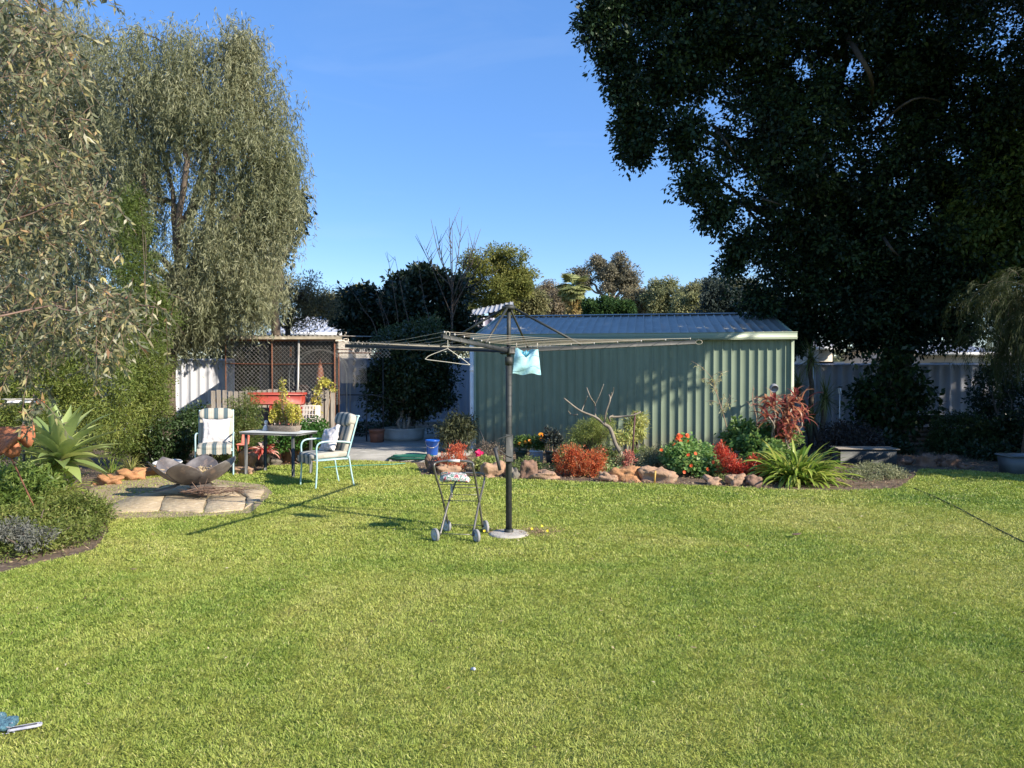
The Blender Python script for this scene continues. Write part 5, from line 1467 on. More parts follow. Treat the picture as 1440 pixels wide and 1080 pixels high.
# (px, py of base, width px, height px, material, label)
ROCKS = [
 (143, 683, 34, 14, m_rock_o, 'pale orange rock at the left end of the border behind the fire bowl'),
 (176, 677, 30, 16, m_rock_o, 'smooth orange rock second from the left of the border behind the fire bowl'),
 (200, 671, 34, 14, m_rock_o, 'flat orange rock below the variegated tuft'),
 (222, 668, 24, 13, m_rock_o, 'reddish rock just left of the fire bowl rim'),
 (341, 664, 22, 30, m_rock_o, 'upright orange rock behind the left leg of the patio table'),
 (336, 668, 26, 12, m_rock_p, 'low pinkish rock at the foot of the upright orange rock'),
 (370, 655, 34, 16, m_rock_g, 'greyish cream rock in front of the metal bucket'),
 (385, 652, 15, 18, m_rock_p, 'small round pale rock right of the greyish cream rock'),
 (408, 651, 58, 28, m_rock_o, 'largest orange boulder seen between the table legs'),
 (438, 648, 34, 30, m_rock_o, 'orange boulder behind the side view chair arm'),
 (607, 664, 16, 24, m_rock_d, 'stack like brown rock at the left corner of the shed bed'),
 (628, 668, 30, 16, m_rock_p, 'rounded tan rock seen inside the laundry trolley frame'),
 (646, 664, 16, 18, m_rock_p, 'small tan rock under the orange succulent'),
 (692, 672, 30, 24, m_rock_p, 'broad pinkish boulder between trolley and mast'),
 (711, 671, 18, 20, m_rock_p, 'pinkish boulder touching the left side of the mast'),
 (745, 674, 24, 26, m_rock_d, 'dark red brown rock just right of the mast'),
 (770, 676, 34, 12, m_rock_p, 'low flat tan rock left of the orange red bush'),
 (722, 674, 14, 16, m_rock_g, 'small pale rock right behind the mast'),
 (858, 678, 26, 12, m_rock_p, 'low pink rock at the right foot of the orange red bush'),
 (885, 678, 32, 20, m_rock_o, 'angular orange rock left of the yellow peg'),
 (930, 679, 48, 22, m_rock_p, 'wide flat topped pink rock right of the yellow peg'),
 (1008, 683, 20, 12, m_rock_p, 'small pink rock at the right foot of the nasturtiums'),
 (1040, 684, 24, 16, m_rock_p, 'pinkish rock under the red succulent'),
 (1064, 685, 26, 16, m_rock_d, 'brown rock between the red succulent and the strappy clump'),
 (1310, 657, 22, 18, m_rock_d, 'grey shaded rock beside the wood pile'),
 (1345, 657, 22, 17, m_rock_d, 'squarish grey shaded rock right of the shaded shrub'),
 (1330, 652, 14, 12, m_rock_d, 'small shaded rock between two larger shaded rocks'),
 (1278, 655, 20, 12, m_rock_d, 'low dark rock below the wood pile'),
 (1368, 660, 16, 8, m_rock_d, 'small low rock at the foot of the rounded shaded shrub'),
]
for i, (x, y, w, h, m, lb) in enumerate(ROCKS):
    p = gr(x, y); k = p[1] / F_PX; p = p + np.array([0, .12, 0])
    a = MB(); s = np.array([w * k * 1.02, max(.22, w * k * .6), h * k * 1.12]); Rr = rotz(random.uniform(-.3, .3)) @ roty(random.uniform(-.08, .08))
    rock(a, (p[0], p[1] + s[1] * .3, h * k * .26), s, i + 1, Rr, .42)
    o = a.build('rock', m, loc=(p[0], p[1], 0), smooth=False); tag(o, lb, 'rock', 'rocks edging the garden beds')

# ================================================================ SHED BED PLANTS
def strap_plant(name, label, c, n, L, W, mats, el=(.3, 1.4), bend=(1.0, 2.2), spread=.1, cat='plant', prof='strap', seg=7, keel=.15, tr=None, group=None, azr=(0, 2 * PI), part='leaf_clump'):
    t = thing(name, label, cat, c, group=group)
    a = MB(); c = np.array(c, float)
    for k in range(n):
        az = random.uniform(*azr); e = random.uniform(*el); r = spread * random.random()
        p = c + np.array([math.cos(az) * r, math.sin(az) * r, .02])
        strap(a, p, az, e, L * random.uniform(.65, 1.15), W * random.uniform(.75, 1.2), random.uniform(*bend), seg, None if tr is None else random.uniform(*tr), random.uniform(-.6, .6), prof, keel)
    a.build(part, mats, t)
    return t
m_aga = leafM('agapanthus_leaf', [(.07, .14, .02), (.14, .24, .035), (.26, .35, .06), (.42, .46, .12)], .35, .35, .5)
c = gr(1138, 684) + np.array([0, .45, 0])
strap_plant('agapanthus', 'big bright green strappy agapanthus clump at the right end of the shed bed', c, 330, .62, .046, m_aga, (.15, 1.45), (.9, 2.3), .28, cat='agapanthus')
# orange / red succulents (campfire crassula like)
m_red = leafM('orange_red_leaf', [(.33, .05, .022), (.47, .10, .03), (.54, .17, .06), (.26, .11, .05), (.38, .3, .09)], .3, .45)
m_red2 = leafM('scarlet_leaf', [(.38, .03, .02), (.52, .06, .03), (.52, .13, .06), (.25, .04, .02)], .3, .45)
m_or = leafM('orange_leaf', [(.55, .12, .05), (.65, .18, .08), (.45, .1, .05), (.3, .2, .06)], .3, .45)
def tuft_bush(name, label, ell, n, mat, L=.035, W=.014, cat='succulent', pr=.05, nl=26, stems=True, zscale=1.3):
    cs = np.array([e[0] for e in ell]); b = np.array([cs[:, 0].mean(), cs[:, 1].mean(), 0])
    t = thing(name, label, cat, b)
    a = MB(); C = foliage(a, ell, n, nl, pr, L, W, droop=-.4, shell=.7, flat=zscale, minz=.02, tv=.35); a.build('leaf_clump', mat, t)
    if stems:
        a = MB()
        for q in C[rng.permutation(len(C))[:30]]: tube(a, [b + (q - b) * np.array([.5, .5, 0]), q], .005, 4)
        a.build('stem', m_stem, t)
tuft_bush('red_succulent', 'wide orange red succulent bush on the rocks left of the bare frangipani', [E(815, 652, 36, 22, 11.75, .28), E(800, 645, 20, 20, 11.8, .25), E(830, 662, 20, 14, 11.7, .2), E(840, 640, 14, 12, 11.9, .2)], 330, m_red)
tuft_bush('red_succulent', 'orange succulent behind the handle of the laundry trolley', [E(637, 645, 20, 12, 12.1, .2), E(645, 633, 14, 8, 12.1, .2), E(622, 650, 12, 8, 12.1, .2)], 90, m_or)
tuft_bush('red_succulent', 'scarlet upright succulent left of the strappy green clump', [E(1022, 650, 14, 20, 11.5, .2), E(1015, 632, 8, 10, 11.5, .12), E(1035, 660, 16, 10, 11.4, .2), E(1064, 655, 13, 14, 11.4, .2), E(1048, 662, 14, 8, 11.4, .2)], 210, m_red2)
def flowers(mb, C, r, mat=None, n=6):
    for c in C:
        az0 = random.uniform(0, 2 * PI); nrm = norm(np.array([random.uniform(-.5, .5), -1.0, random.uniform(.2, 1)]))
        u = norm(np.cross(nrm, [0, 0, 1])); w = np.cross(nrm, u); k = np.arange(n) * 2 * PI / n + az0
        D = np.cos(k)[:, None] * u + np.sin(k)[:, None] * w + nrm * .25
        leafquads(mb, np.repeat(c[None], n, 0), D, r * rng.uniform(.85, 1.1, n), r * .95, N=np.repeat(nrm[None], n, 0), mid=.6, fold=.08)
# orange-red nasturtium like mound
def nasturtium():
    ell = [E(975, 655, 36, 22, 11.9, .35), E(955, 640, 22, 18, 12.1, .3), E(1000, 665, 24, 14, 11.7, .25), E(965, 625, 14, 12, 12.3, .25), E(985, 640, 20, 16, 12.2, .3)]
    b = np.array(ell[0][0]); b[2] = 0
    t = thing('nasturtium', 'leafy green nasturtium mound with orange red flowers on the shed bed edge', 'flowering plant', b)
    a = MB(); C = foliage(a, ell, 260, 22, .09, .055, .055, shell=.5, up=1.2, minz=.03); a.build('foliage', leafM('nasturtium_leaf', [(.06, .14, .03), (.12, .24, .06), (.24, .38, .12), (.4, .48, .2)], .35, .5), t)
    a = MB()
    fc = [at(x, y, 11.5) for x, y in ((990, 672), (1003, 650), (1010, 645), (972, 655), (968, 640), (978, 638), (995, 660), (962, 664), (1018, 655), (930, 633))]
    fc += [at(955 + random.uniform(-8, 14), 612 + random.uniform(-5, 22), 12.15) for k in range(30)]
    flowers(a, fc, .032); a.build('flower', leafM('orange_red_petal', [(.7, .09, .02), (.8, .16, .03), (.6, .05, .03)], .3, .5), t)
nasturtium()
shrub('grey_shrub', 'low dusty grey green shrub left of the nasturtium mound', [E(915, 648, 20, 14, 12.6, .3), E(935, 640, 20, 16, 12.7, .3), E(900, 655, 16, 10, 12.4, .25)], 150, 45, .08, .035, .012, leafM('dusty_leaf', [(.1, .12, .06), (.18, .2, .11), (.3, .3, .18)], .2, .7), stems=3)
shrub('feathery_shrub', 'feathery yellow green shrub against the shed wall behind the frangipani', [E(830, 608, 22, 20, 14.2, .3), E(845, 600, 18, 16, 14.2, .3), E(815, 615, 14, 14, 14.2, .3)], 130, 60, .12, .06, .008, leafM('feathery_yellow_leaf', [(.12, .16, .04), (.2, .25, .06), (.32, .36, .1)], .3, .6))
shrub('variegated_shrub', 'cream and green variegated plant behind the dark red stake', [E(893, 602, 12, 16, 13.4, .2), E(875, 615, 14, 12, 13.2, .2), E(900, 590, 8, 10, 13.5, .15)], 70, 30, .09, .08, .022, leafM('variegated_leaf', [(.12, .2, .05), (.4, .42, .12), (.55, .52, .22)], .3, .5), stems=2)
shrub('leafy_seedling', 'low green and cream seedlings at the foot of the frangipani trunk', [E(862, 660, 16, 14, 11.9, .2), E(850, 668, 10, 8, 11.7, .15), E(875, 650, 10, 10, 12.1, .2)], 70, 22, .07, .05, .026, leafM('seedling_leaf', [(.12, .2, .06), (.25, .34, .12), (.45, .46, .24), (.4, .14, .1)], .3, .5), cat='plant', stems=2)
tuft_bush('coral_succulent', 'small coral pink succulent tuft at the base of the frangipani', [E(884, 645, 8, 8, 11.9, .12), E(878, 660, 6, 10, 11.9, .1)], 40, leafM('coral_leaf', [(.5, .15, .1), (.55, .22, .16), (.35, .12, .08)], .2, .5))
shrub('leafy_groundcover', 'broad green leafy plants behind the scarlet succulent', [E(1060, 622, 34, 18, 12.9, .4), E(1090, 640, 30, 18, 12.3, .4), E(1040, 610, 22, 16, 13.2, .3), E(1095, 615, 26, 16, 12.9, .3), E(1075, 650, 30, 14, 12.0, .3)], 210, 24, .12, .085, .06, leafM('broad_mallow_leaf', [(.04, .1, .02), (.08, .17, .035), (.16, .26, .07), (.28, .36, .12)], .3, .5), cat='plant', stems=4)
def bromeliad():
    b = at(1103, 640, 12.7); b[2] = 0
    t = thing('cordyline', 'crimson and copper leaved cordyline in front of the right end of the shed', 'cordyline', b)
    a = MB(); st = MB()
    for (x, y, n, L) in ((1105, 575, 34, .38), (1085, 565, 22, .36), (1125, 585, 26, .38), (1112, 600, 26, .34), (1095, 595, 26, .36), (1080, 585, 14, .4), (1120, 560, 16, .32), (1105, 615, 18, .3)):
        c = at(x, y, 12.6 + random.uniform(-.15, .15)); limb(st, b, c, .02, .014)
        for k in range(int(n * 1.5)):
            strap(a, c + rng.normal(size=3) * .05, random.uniform(0, 2 * PI), random.uniform(-.5, 1.35), L * random.uniform(.5, 1.0), .055, random.uniform(.6, 2.2), 6, None, random.uniform(-.8, .8), 'agave')
    a.build('leaf_clump', leafM('copper_crimson_leaf', [(.16, .03, .035), (.30, .08, .06), (.42, .2, .11), (.5, .32, .17), (.22, .04, .06)], .35, .4), t); st.build('stem', m_bark_pale, t)
bromeliad()
def sapling():
    Y = 13.6
    for name, lb, base, pts, lc in (('willow_sapling', 'thin leafy sapling with narrow pale leaves against the sunlit shed wall', (1035, 640), [(1035, 640), (1022, 600), (1010, 560), (1000, 530)], 1),
                                    ('bare_sapling', 'bare pinkish sapling stem against the shed wall left of the spotlight', (1065, 620), [(1075, 620), (1064, 590), (1058, 562), (1060, 545)], 0)):
        b = at(*base, Y); b[2] = 0
        t = thing(name, lb, 'sapling', b); a = MB(); l = MB()
        P = smoothpts([b] + [at(x, y, Y) for x, y in pts[1:]], 8); tube(a, P, .011, 6, r2=.004)
        for k in range(16 if lc else 5):
            q = P[random.randrange(10, len(P))]; e = q + np.array([random.uniform(-.35, .3), random.uniform(-.1, .1), random.uniform(.02, .3)]); tube(a, smoothpts([q, (q + e) / 2 + Z * .04, e], 3), .004, 4, r2=.002)
            m = 12 if lc else 4
            PP = q + (e - q) * rng.random((m, 1)) ; leafquads(l, PP, rng.normal(size=(m, 3)) + np.array([0, 0, -.6]), rng.uniform(.06, .12, m), .014)
        a.build('stem', m_stem, t); l.build('leaves', leafM(name + '_leaf', [(.25, .26, .1), (.38, .38, .18), (.5, .48, .3)] if lc else [(.4, .15, .12), (.45, .3, .2)], .3, .5), t)
sapling()
# frangipani (bare, with grey curved trunk)
def frangipani():
    Y = 12.4; G = lambda x, y, dy=0: at(x, y, Y + dy)
    b = G(884, 655); b[2] = 0
    t = thing('frangipani', 'leafless frangipani with curved grey branches leaning over the shed bed', 'tree', b)
    m = M('frangipani_bark', (.27, .23, .18), (.17, .145, .11), 10, .8, bump=.3)
    a = MB()
    tube(a, smoothpts([b, G(876, 642), G(866, 625), G(858, 603), G(850, 597)], 6), .036, 10, r2=.029)
    tube(a, smoothpts([G(850, 597), G(838, 587), G(815, 577), G(793, 560)], 6), .024, 9, r2=.011)
    for pts, r in (([(850, 597), (852, 580), (858, 562), (856, 555)], .022), ([(856, 570), (858, 560), (860, 552)], .012), ([(837, 587), (837, 570), (830, 558), (825, 545)], .015), ([(818, 578), (821, 570), (826, 557)], .012), ([(858, 586), (872, 586), (890, 584), (901, 579)], .022), ([(858, 592), (857, 587), (862, 584)], .02), ([(836, 570), (843, 556), (849, 540)], .010), ([(812, 583), (804, 583), (799, 578)], .012), ([(866, 630), (862, 634), (862, 628)], .018), ([(858, 562), (862, 552), (863, 545)], .01)):
        tube(a, smoothpts([G(x, y, random.uniform(-.1, .1) if i else 0) for i, (x, y) in enumerate(pts)], 5), r * .8, 8, r2=r * .5)
    a.build('branch', m, t)
    s = thing('garden_stake', 'dark red metal stake standing beside the frangipani', 'stake', tuple(G(888, 645) * np.array([1, 1, 0])))
    a = MB(); tube(a, [G(888, 645) * np.array([1, 1, 0]), G(893, 580)], .016, 6); a.build('shaft', M('dark_red_steel', (.09, .03, .03), (.06, .025, .02), 8, .6), s)
    s = MB(); p = gr(920, 680); box(s, p + Z * .09 + np.array([0, -.05, 0]), (.022, .012, .2), roty(.08)); o = s.build('garden_peg', M('yellow_wood', (.55, .33, .08), (.45, .26, .06), 9, .7), loc=tuple(p)); tag(o, 'short yellow wooden peg stuck in front of the pink rock', 'peg')
frangipani()

def pot(label, px, pyb, w, h, Y, mat, taper=.78, name='plant_pot', zb=None, cat='plant pot', rim=True):
    c = at(px, pyb, Y); c[2] = 0 if zb is None else zb; k = Y / F_PX; R = w * k / 2; H = h * k
    t = thing(name, label, cat, c)
    a = MB(); lathe(a, c, [(.001, 0), (R * taper, 0), (R * (taper * .4 + .6) , H * .6), (R * .97, H * .86), (R * 1.04, H * .87), (R * 1.04, H), (R * .94, H), (R * .92, H * .9)], 24); a.build('pot_wall', mat, t, True)
    a = MB(); lathe(a, c, [(R * .93, H * .9), (.001, H * .92)], 20); a.build('soil', m_soil, t)
    return c, H, R
m_blackpot = M('black_plastic_pot', (.03, .035, .035), (.045, .05, .05), 6, .5)
m_greenpot = M('dark_green_plastic_pot', (.02, .05, .035), (.03, .06, .04), 6, .5)
c1, H, R = pot('dark green plastic pot with orange flowers right of the clothes line mast', 733, 641, 17, 15, 13.6, m_greenpot)
def flowerplant(label, c, ell, col, fl, name='flowering_plant', leaf=None, n=60, fr=.035):
    t = thing(name, label, 'flowering plant', c)
    a = MB(); C = foliage(a, ell, n, 20, .07, .05, .026, minz=.05); a.build('foliage', leaf or leafM('pot_leaf', [(.04, .08, .02), (.08, .15, .035), (.16, .22, .06)], .3, .45), t)
    a = MB(); flowers(a, fl, fr, n=9); a.build('flower', leafM('petal', col, .3, .5), t)
flowerplant('small orange flowers growing in the dark green pot', c1 + Z * H, [E(736, 622, 12, 7, 13.6, .12)], [(.75, .25, .02), (.8, .38, .03)], [at(731, 624, 13.45), at(745, 620, 13.45), at(747, 622, 13.5), at(739, 622, 13.5)])
bx = at(754, 641, 13.5); bx[2] = 0
t_ = thing('planter_box', 'square pale grey box planter between the two round pots by the shed', 'planter', bx)
a = MB(); bbox_(a, bx + Z * .1, (.22, .2, .2), .008, rotz(.05)); a.build('box_wall', M('pale_grey_tub', (.36, .37, .38), (.28, .29, .3), 6, .6), t_); a = MB(); bbox_(a, bx + Z * .195, (.24, .22, .025), .005, rotz(.05)); a.build('rim', m_white, t_)
flowerplant('yellow orange daisies growing in the pale grey box planter', bx + Z * .2, [E(760, 622, 12, 9, 13.5, .12)], [(.8, .45, .02), (.85, .3, .02)], [at(762, 612, 13.35), at(764, 614, 13.4), at(761, 618, 13.38), at(760, 611, 13.4)], fr=.042)
c2, H, R = pot('large black plastic pot with dark succulent near the daisies', 777, 646, 21, 20, 13.2, m_blackpot)
tuft_bush('dark_succulent', 'blackish rosette succulent growing in the large black pot', [E(777, 618, 12, 9, 13.2, .1), E(772, 610, 6, 6, 13.2, .08)], 36, leafM('black_leaf', [(.02, .03, .03), (.05, .06, .05), (.09, .1, .08)], .1, .4), L=.06, W=.03)
c3, H, R = pot('turquoise glazed pot behind the dark red stake', 897, 643, 17, 17, 12.9, M('turquoise_glaze', (.12, .32, .34), (.09, .26, .28), 5, .35), .6)
strap_plant('potted_plant', 'short green leaves sprouting from the turquoise pot', c3 + Z * H * .9, 16, .16, .02, m_aga, (.6, 1.4), (.5, 1.5), .04)
# pink geranium, low plants between trolley and mast
flowerplant('bright pink geranium left of the mast', gr(676, 665) + np.array([0, .35, 0]), [E(680, 655, 14, 12, 12.2, .2), E(698, 655, 12, 12, 12.2, .2)], [(.8, .03, .15), (.75, .05, .2)], [at(671, 638, 12) + rng.normal(size=3) * .025 for k in range(8)] + [at(676, 636, 12) + rng.normal(size=3) * .02 for k in range(5)], n=110, leaf=leafM('lime_leaf', [(.14, .2, .05), (.28, .34, .1), (.45, .45, .2)], .3, .5), fr=.03)
shrub('twiggy_shrub', 'brownish twiggy low shrub between the geranium and the mast', [E(695, 638, 18, 14, 12.9, .3), E(683, 632, 14, 10, 13.1, .2)], 90, 30, .1, .03, .01, leafM('brown_grey_leaf', [(.12, .09, .06), (.2, .15, .11), (.1, .12, .06)], .1, .7))
shrub('low_herb', 'mixed low herbs growing right of the mast base rocks', [E(770, 660, 22, 8, 12.3, .3), E(745, 652, 16, 8, 12.6, .3), E(730, 660, 12, 10, 12.0, .2), E(800, 628, 16, 8, 13.8, .3)], 110, 24, .08, .05, .018, leafM('herb_leaf', [(.06, .1, .03), (.12, .17, .05), (.24, .28, .1)], .3, .5), stems=0)
shrub('low_herb', 'tangled green herbs filling the bed behind the orange red bush', [E(800, 640, 20, 10, 12.9, .3), E(850, 640, 22, 12, 12.6, .3), E(870, 655, 16, 10, 12.1, .2), E(905, 640, 18, 12, 13.0, .3), E(770, 668, 14, 5, 11.8, .2)], 190, 26, .09, .05, .02, leafM('herb_leaf_b', [(.05, .09, .025), (.11, .16, .045), (.22, .27, .09), (.34, .3, .14)], .3, .5), stems=0)
shrub('low_herb', 'small pale green herbs creeping over the stones between the pink rocks', [E(700, 662, 16, 6, 11.9, .2), E(840, 674, 10, 4, 11.6, .15), E(1020, 676, 20, 6, 11.2, .2), E(905, 672, 10, 5, 11.7, .15), E(790, 676, 12, 4, 11.6, .15)], 110, 24, .06, .035, .016, leafM('herb_leaf_c', [(.1, .15, .04), (.2, .26, .08), (.36, .38, .16)], .3, .5), stems=0)
# step / low edging board behind plants
# drooping plant on a stand near the downpipe
def stand_plant():
    Y = 14.9; c = at(643, 640, Y); c[2] = .03
    t = thing('plant_stand', 'dark metal plant stand holding the drooping plant left of the downpipe', 'plant stand', c)
    a = MB()
    for sx in (-.2, .2):
        for sy in (-.12, .12): tube(a, [c + np.array([sx, sy, 0]), c + np.array([sx, sy, .55])], .012, 6)
    box(a, c + Z * .55, (.46, .3, .02)); box(a, c + np.array([.0, 0, .3]), (.1, .1, .55)); a.build('frame', m_dark_metal, t)
    t = thing('drooping_plant', 'dull green drooping plant on the metal stand left of the downpipe', 'plant', c + Z * .56)
    a = MB(); C = foliage(a, [E(648, 590, 18, 12, Y, .2), E(640, 604, 24, 12, Y, .25), E(655, 600, 12, 14, Y, .2)], 90, 26, .12, .1, .03, droop=.6); strands(a, C[:60], 5, .35, .07, .012, spread=.1, perleaf=10); a.build('foliage', leafM('dull_olive_leaf', [(.04, .05, .025), (.09, .1, .045), (.16, .17, .08)], .25, .5), t)
stand_plant()
def bucket():
    Y = 14.4; c = at(608, 642, Y); c[2] = .03; k = Y / F_PX
    t = thing('blue_bucket', 'bright blue plastic bucket with wire handle standing on the concrete', 'bucket', c)
    mb_ = M('blue_plastic', (.01, .09, .42), (.01, .075, .36), 4, .35)
    a = MB(); H = .285; lathe(a, c, [(.001, 0), (.095, 0), (.1, .01), (.125, H - .03), (.137, H - .03), (.137, H), (.122, H), (.098, .02), (.001, .02)], 28); a.build('bucket_wall', mb_, t, True)
    a = MB(); pts = [c + np.array([.13 * math.cos(q) * 1.0, -.02 - .11 * math.sin(q), H - .02 - .12 * math.sin(q)]) for q in np.linspace(0, PI, 14)]; tube(a, pts, .003, 5); tube(a, pts[5:9], .009, 6); a.build('handle', m_wire, t)
bucket()
def hose(name, label, pts, r, mat, cat='garden hose'):
    a = MB(); P = smoothpts(pts, 6); tube(a, P, r, 6); o = a.build(name, mat, loc=tuple(pts[0]), smooth=True); tag(o, label, cat)
m_hose = M('green_hose', (.02, .14, .09), (.015, .1, .07), 5, .4)
c = gr(580, 648); P = []
for k in range(60):
    q = k * .55; rr = .42 - .002 * k; P.append(c + np.array([rr * math.cos(q) * 1.1, rr * .55 * math.sin(q) + .05 * math.sin(q * .3), .03 + .003 * k * .4]))
hose('garden_hose', 'coiled dark green garden hose lying on the concrete edge', P, .010, m_hose)
P = [gr(455, 660), gr(500, 657), gr(540, 656), gr(570, 654)]; P = [p + Z * .03 for p in P]
hose('garden_hose', 'thin turquoise hose trailing over the grass behind the side view chair', P, .006, M('turquoise_hose', (.03, .3, .24), (.02, .24, .2), 5, .4))
hose('garden_hose', 'black hose arching beside the white downpipe', [at(664, 600, 15.0), at(672, 602, 14.9), at(680, 618, 14.8), at(682, 635, 14.8)], .012, m_blackpot)
hose('garden_hose', 'thin dark hose running diagonally through the grass at the right', [gr(x, y) + Z * .012 for x, y in ((1286, 688), (1310, 698), (1340, 712), (1370, 728), (1400, 744), (1440, 764), (1500, 790))], .008, M('dark_olive_hose', (.07, .085, .03), (.05, .06, .025), 5, .6))
# black iron gate rail before mid fence
def gate():
    Y = 17.2; a0 = at(472, 600, Y)[0]; a1 = at(539, 600, Y)[0]
    t = thing('iron_gate', 'black iron gate frame in the shade right of the wire enclosure', 'gate', ((a0 + a1) / 2, Y, 0))
    a = MB()
    for x in (a0, a0 + (a1 - a0) * .65, a1): tube(a, [(x, Y, 0), (x, Y, 1.07 if x < a1 else 1.9)], .016, 6)
    a.build('upright', m_dark_metal, t)
    a = MB()
    for z in (.2, 1.07): tube(a, [(a0, Y, z), (a1, Y, z)], .014, 6)
    tube(a, smoothpts([(a1 - .25, Y, 1.07), (a1, Y, 1.02), (a1 + .4, Y, .9)], 4), .012, 6); a.build('rail', m_dark_metal, t)
    # driftwood mobile and orange peg strip
    p = at(498, 500, 16.2); t = thing('driftwood_mobile', 'brown driftwood mobile hanging in front of the shaded fence', 'mobile', p)
    a = MB(); tube(a, [p + Z * .1, p - Z * .7], .004, 4); a.build('cord', m_line, t)
    for k in range(5):
        a = MB(); superell(a, p + np.array([random.uniform(-.02, .02), 0, -.0 - k * .15]), (.06, .05, .12), 1, 1, roty(random.uniform(-.5, .5)), 10, 8); a.build('driftwood_piece', m_wood, t)
    p = at(409, 495, 16.3); o = MB(); bbox_(o, p, (.05, .02, .22), .006, roty(.05)); ob = o.build('orange_tag', M('orange_wood', (.5, .17, .05), (.4, .13, .04), 7, .7), loc=tuple(p)); tag(ob, 'small orange strip hanging inside the wire enclosure', 'ornament')
gate()
c, H, R = pot('dim terracotta pot on the ground in the shade by the iron gate', 530, 622, 22, 20, 17.0, M('terracotta', (.3, .12, .07), (.22, .09, .05), 6, .8), .8)
shrub('shaded_undergrowth', 'low dark undergrowth at the foot of the shaded fence', [E(505, 603, 22, 12, 19, .5), E(620, 612, 30, 10, 19.5, .5), E(545, 600, 20, 10, 20, .4)], 90, 30, .2, .09, .04, m_green_leafdark, cat='undergrowth', stems=0)

shrub('olive_thicket', 'dull olive thicket rising behind the white steel fence under the weeping tree', [E(270, 465, 60, 34, 22.5, .8), E(330, 455, 50, 36, 22.5, .8), E(210, 450, 60, 50, 22.5, .8)], 420, 50, .3, .11, .03, leafM('thicket_leaf', [(.06, .075, .03), (.11, .12, .05), (.18, .18, .08)], .25, .6), stems=3)
shrub('dark_shrub', 'dark shrub added to darken the view behind the left part of the wire enclosure', [E(345, 505, 36, 34, 21.0, .6), E(372, 520, 26, 40, 21.0, .5), E(330, 540, 30, 40, 21, .5)], 240, 44, .26, .1, .045, m_green_leafdark, stems=2)  # added shrub, its dark leaves darken the see-through gap
# ================================================================ BEHIND THE CHAIRS
c, H, R = pot('brown plastic pot with tall paddle leaves left of the red trough', 308, 612, 20, 42, 13.9, M('brown_plastic', (.16, .08, .055), (.11, .055, .04), 6, .6), .85)
def paddles():
    p = c + Z * H * .9
    t = thing('paddle_leaf_plant', 'tall plant with upright yellow green paddle leaves in the brown pot', 'plant', p)
    a = MB()
    for az, el, L, w in ((2.8, 1.25, .62, .09), (1.2, 1.5, .5, .08), (0.1, .95, .5, .08), (.5, 1.3, .42, .07), (3.4, 1.05, .5, .07), (5, 1.2, .4, .07), (.2, .7, .36, .06)): strap(a, p, az, el, L, w, .5, 8, None, random.uniform(-.8, .8), 'agave')
    a.build('leaf_clump', m_aga, t)
paddles()
b = at(330, 560, 14.0); bb = at(294, 600, 13.9); bb[2] = 0
tt = MB(); bbox_(tt, bb + Z * .5, (.07, .07, 1.0), .008); o = tt.build('timber_post', M('dark_timber', (.08, .06, .05), (.05, .04, .035), 6, .9), loc=tuple(bb)); tag(o, 'dark timber post at the right end of the white fence', 'post')
# trailing yellow green climber on the enclosure post
def climber():
    b = at(452, 600, 15.3); b[2] = 0
    t = thing('trailing_climber', 'yellow green trailing succulent hanging on the enclosure corner above the chair', 'climber', b)
    a = MB(); s = MB()
    path = smoothpts([b, at(462, 575, 15.3), at(464, 548, 15.3), at(456, 534, 15.2), at(448, 548, 15.2), at(443, 570, 15.2), at(446, 585, 15.2)], 8)
    tube(s, path, .008, 5)
    foliage(a, None, 0, 20, .08, .05, .035, ctrs=path[16:] + rng.normal(size=path[16:].shape) * .03)
    a.build('foliage', m_jade, t); s.build('stem', m_stem, t)
climber()
def sheetnet():
    pass
# pinky striped plant in bucket
cb, H, R = pot('small galvanised bucket with pink striped plant under the patio table', 372, 645, 17, 13, 12.9, M('galvanised_steel', (.2, .21, .22), (.14, .15, .16), 6, .35, .7), .75, name='metal_bucket', zb=.06, cat='bucket')
strap_plant('pink_striped_plant', 'pink and cream striped plant growing in the small galvanised bucket', cb + Z * H * .9, 75, .26, .04, leafM('pink_cream_leaf', [(.55, .1, .07), (.6, .16, .11), (.7, .5, .4), (.5, .07, .06)], .25, .5), (.1, 1.3), (1.0, 2.4), .08, tr=(0, 1))
# tiny red chair ornament on the rock
def minichair():
    p = at(341, 634, 12.9)
    t = thing('toy_chair', 'tiny salmon red chair ornament on the rock behind the table leg', 'ornament', p)
    mm = M('salmon_paint', (.6, .16, .11), (.5, .12, .08), 6, .6)
    for s in (-1, 1):
        for q in (-1, 1): a = MB(); tube(a, [p + np.array([s * .06, q * .05, 0]), p + np.array([s * .06, q * .05, .1])], .01, 6); a.build('leg', mm, t)
    a = MB(); bbox_(a, p + Z * .11, (.16, .14, .025), .006); a.build('seat', mm, t)
    a = MB(); bbox_(a, p + np.array([.03, .06, .19]), (.13, .02, .15), .006, roty(.1)); a.build('backrest', mm, t)
minichair()
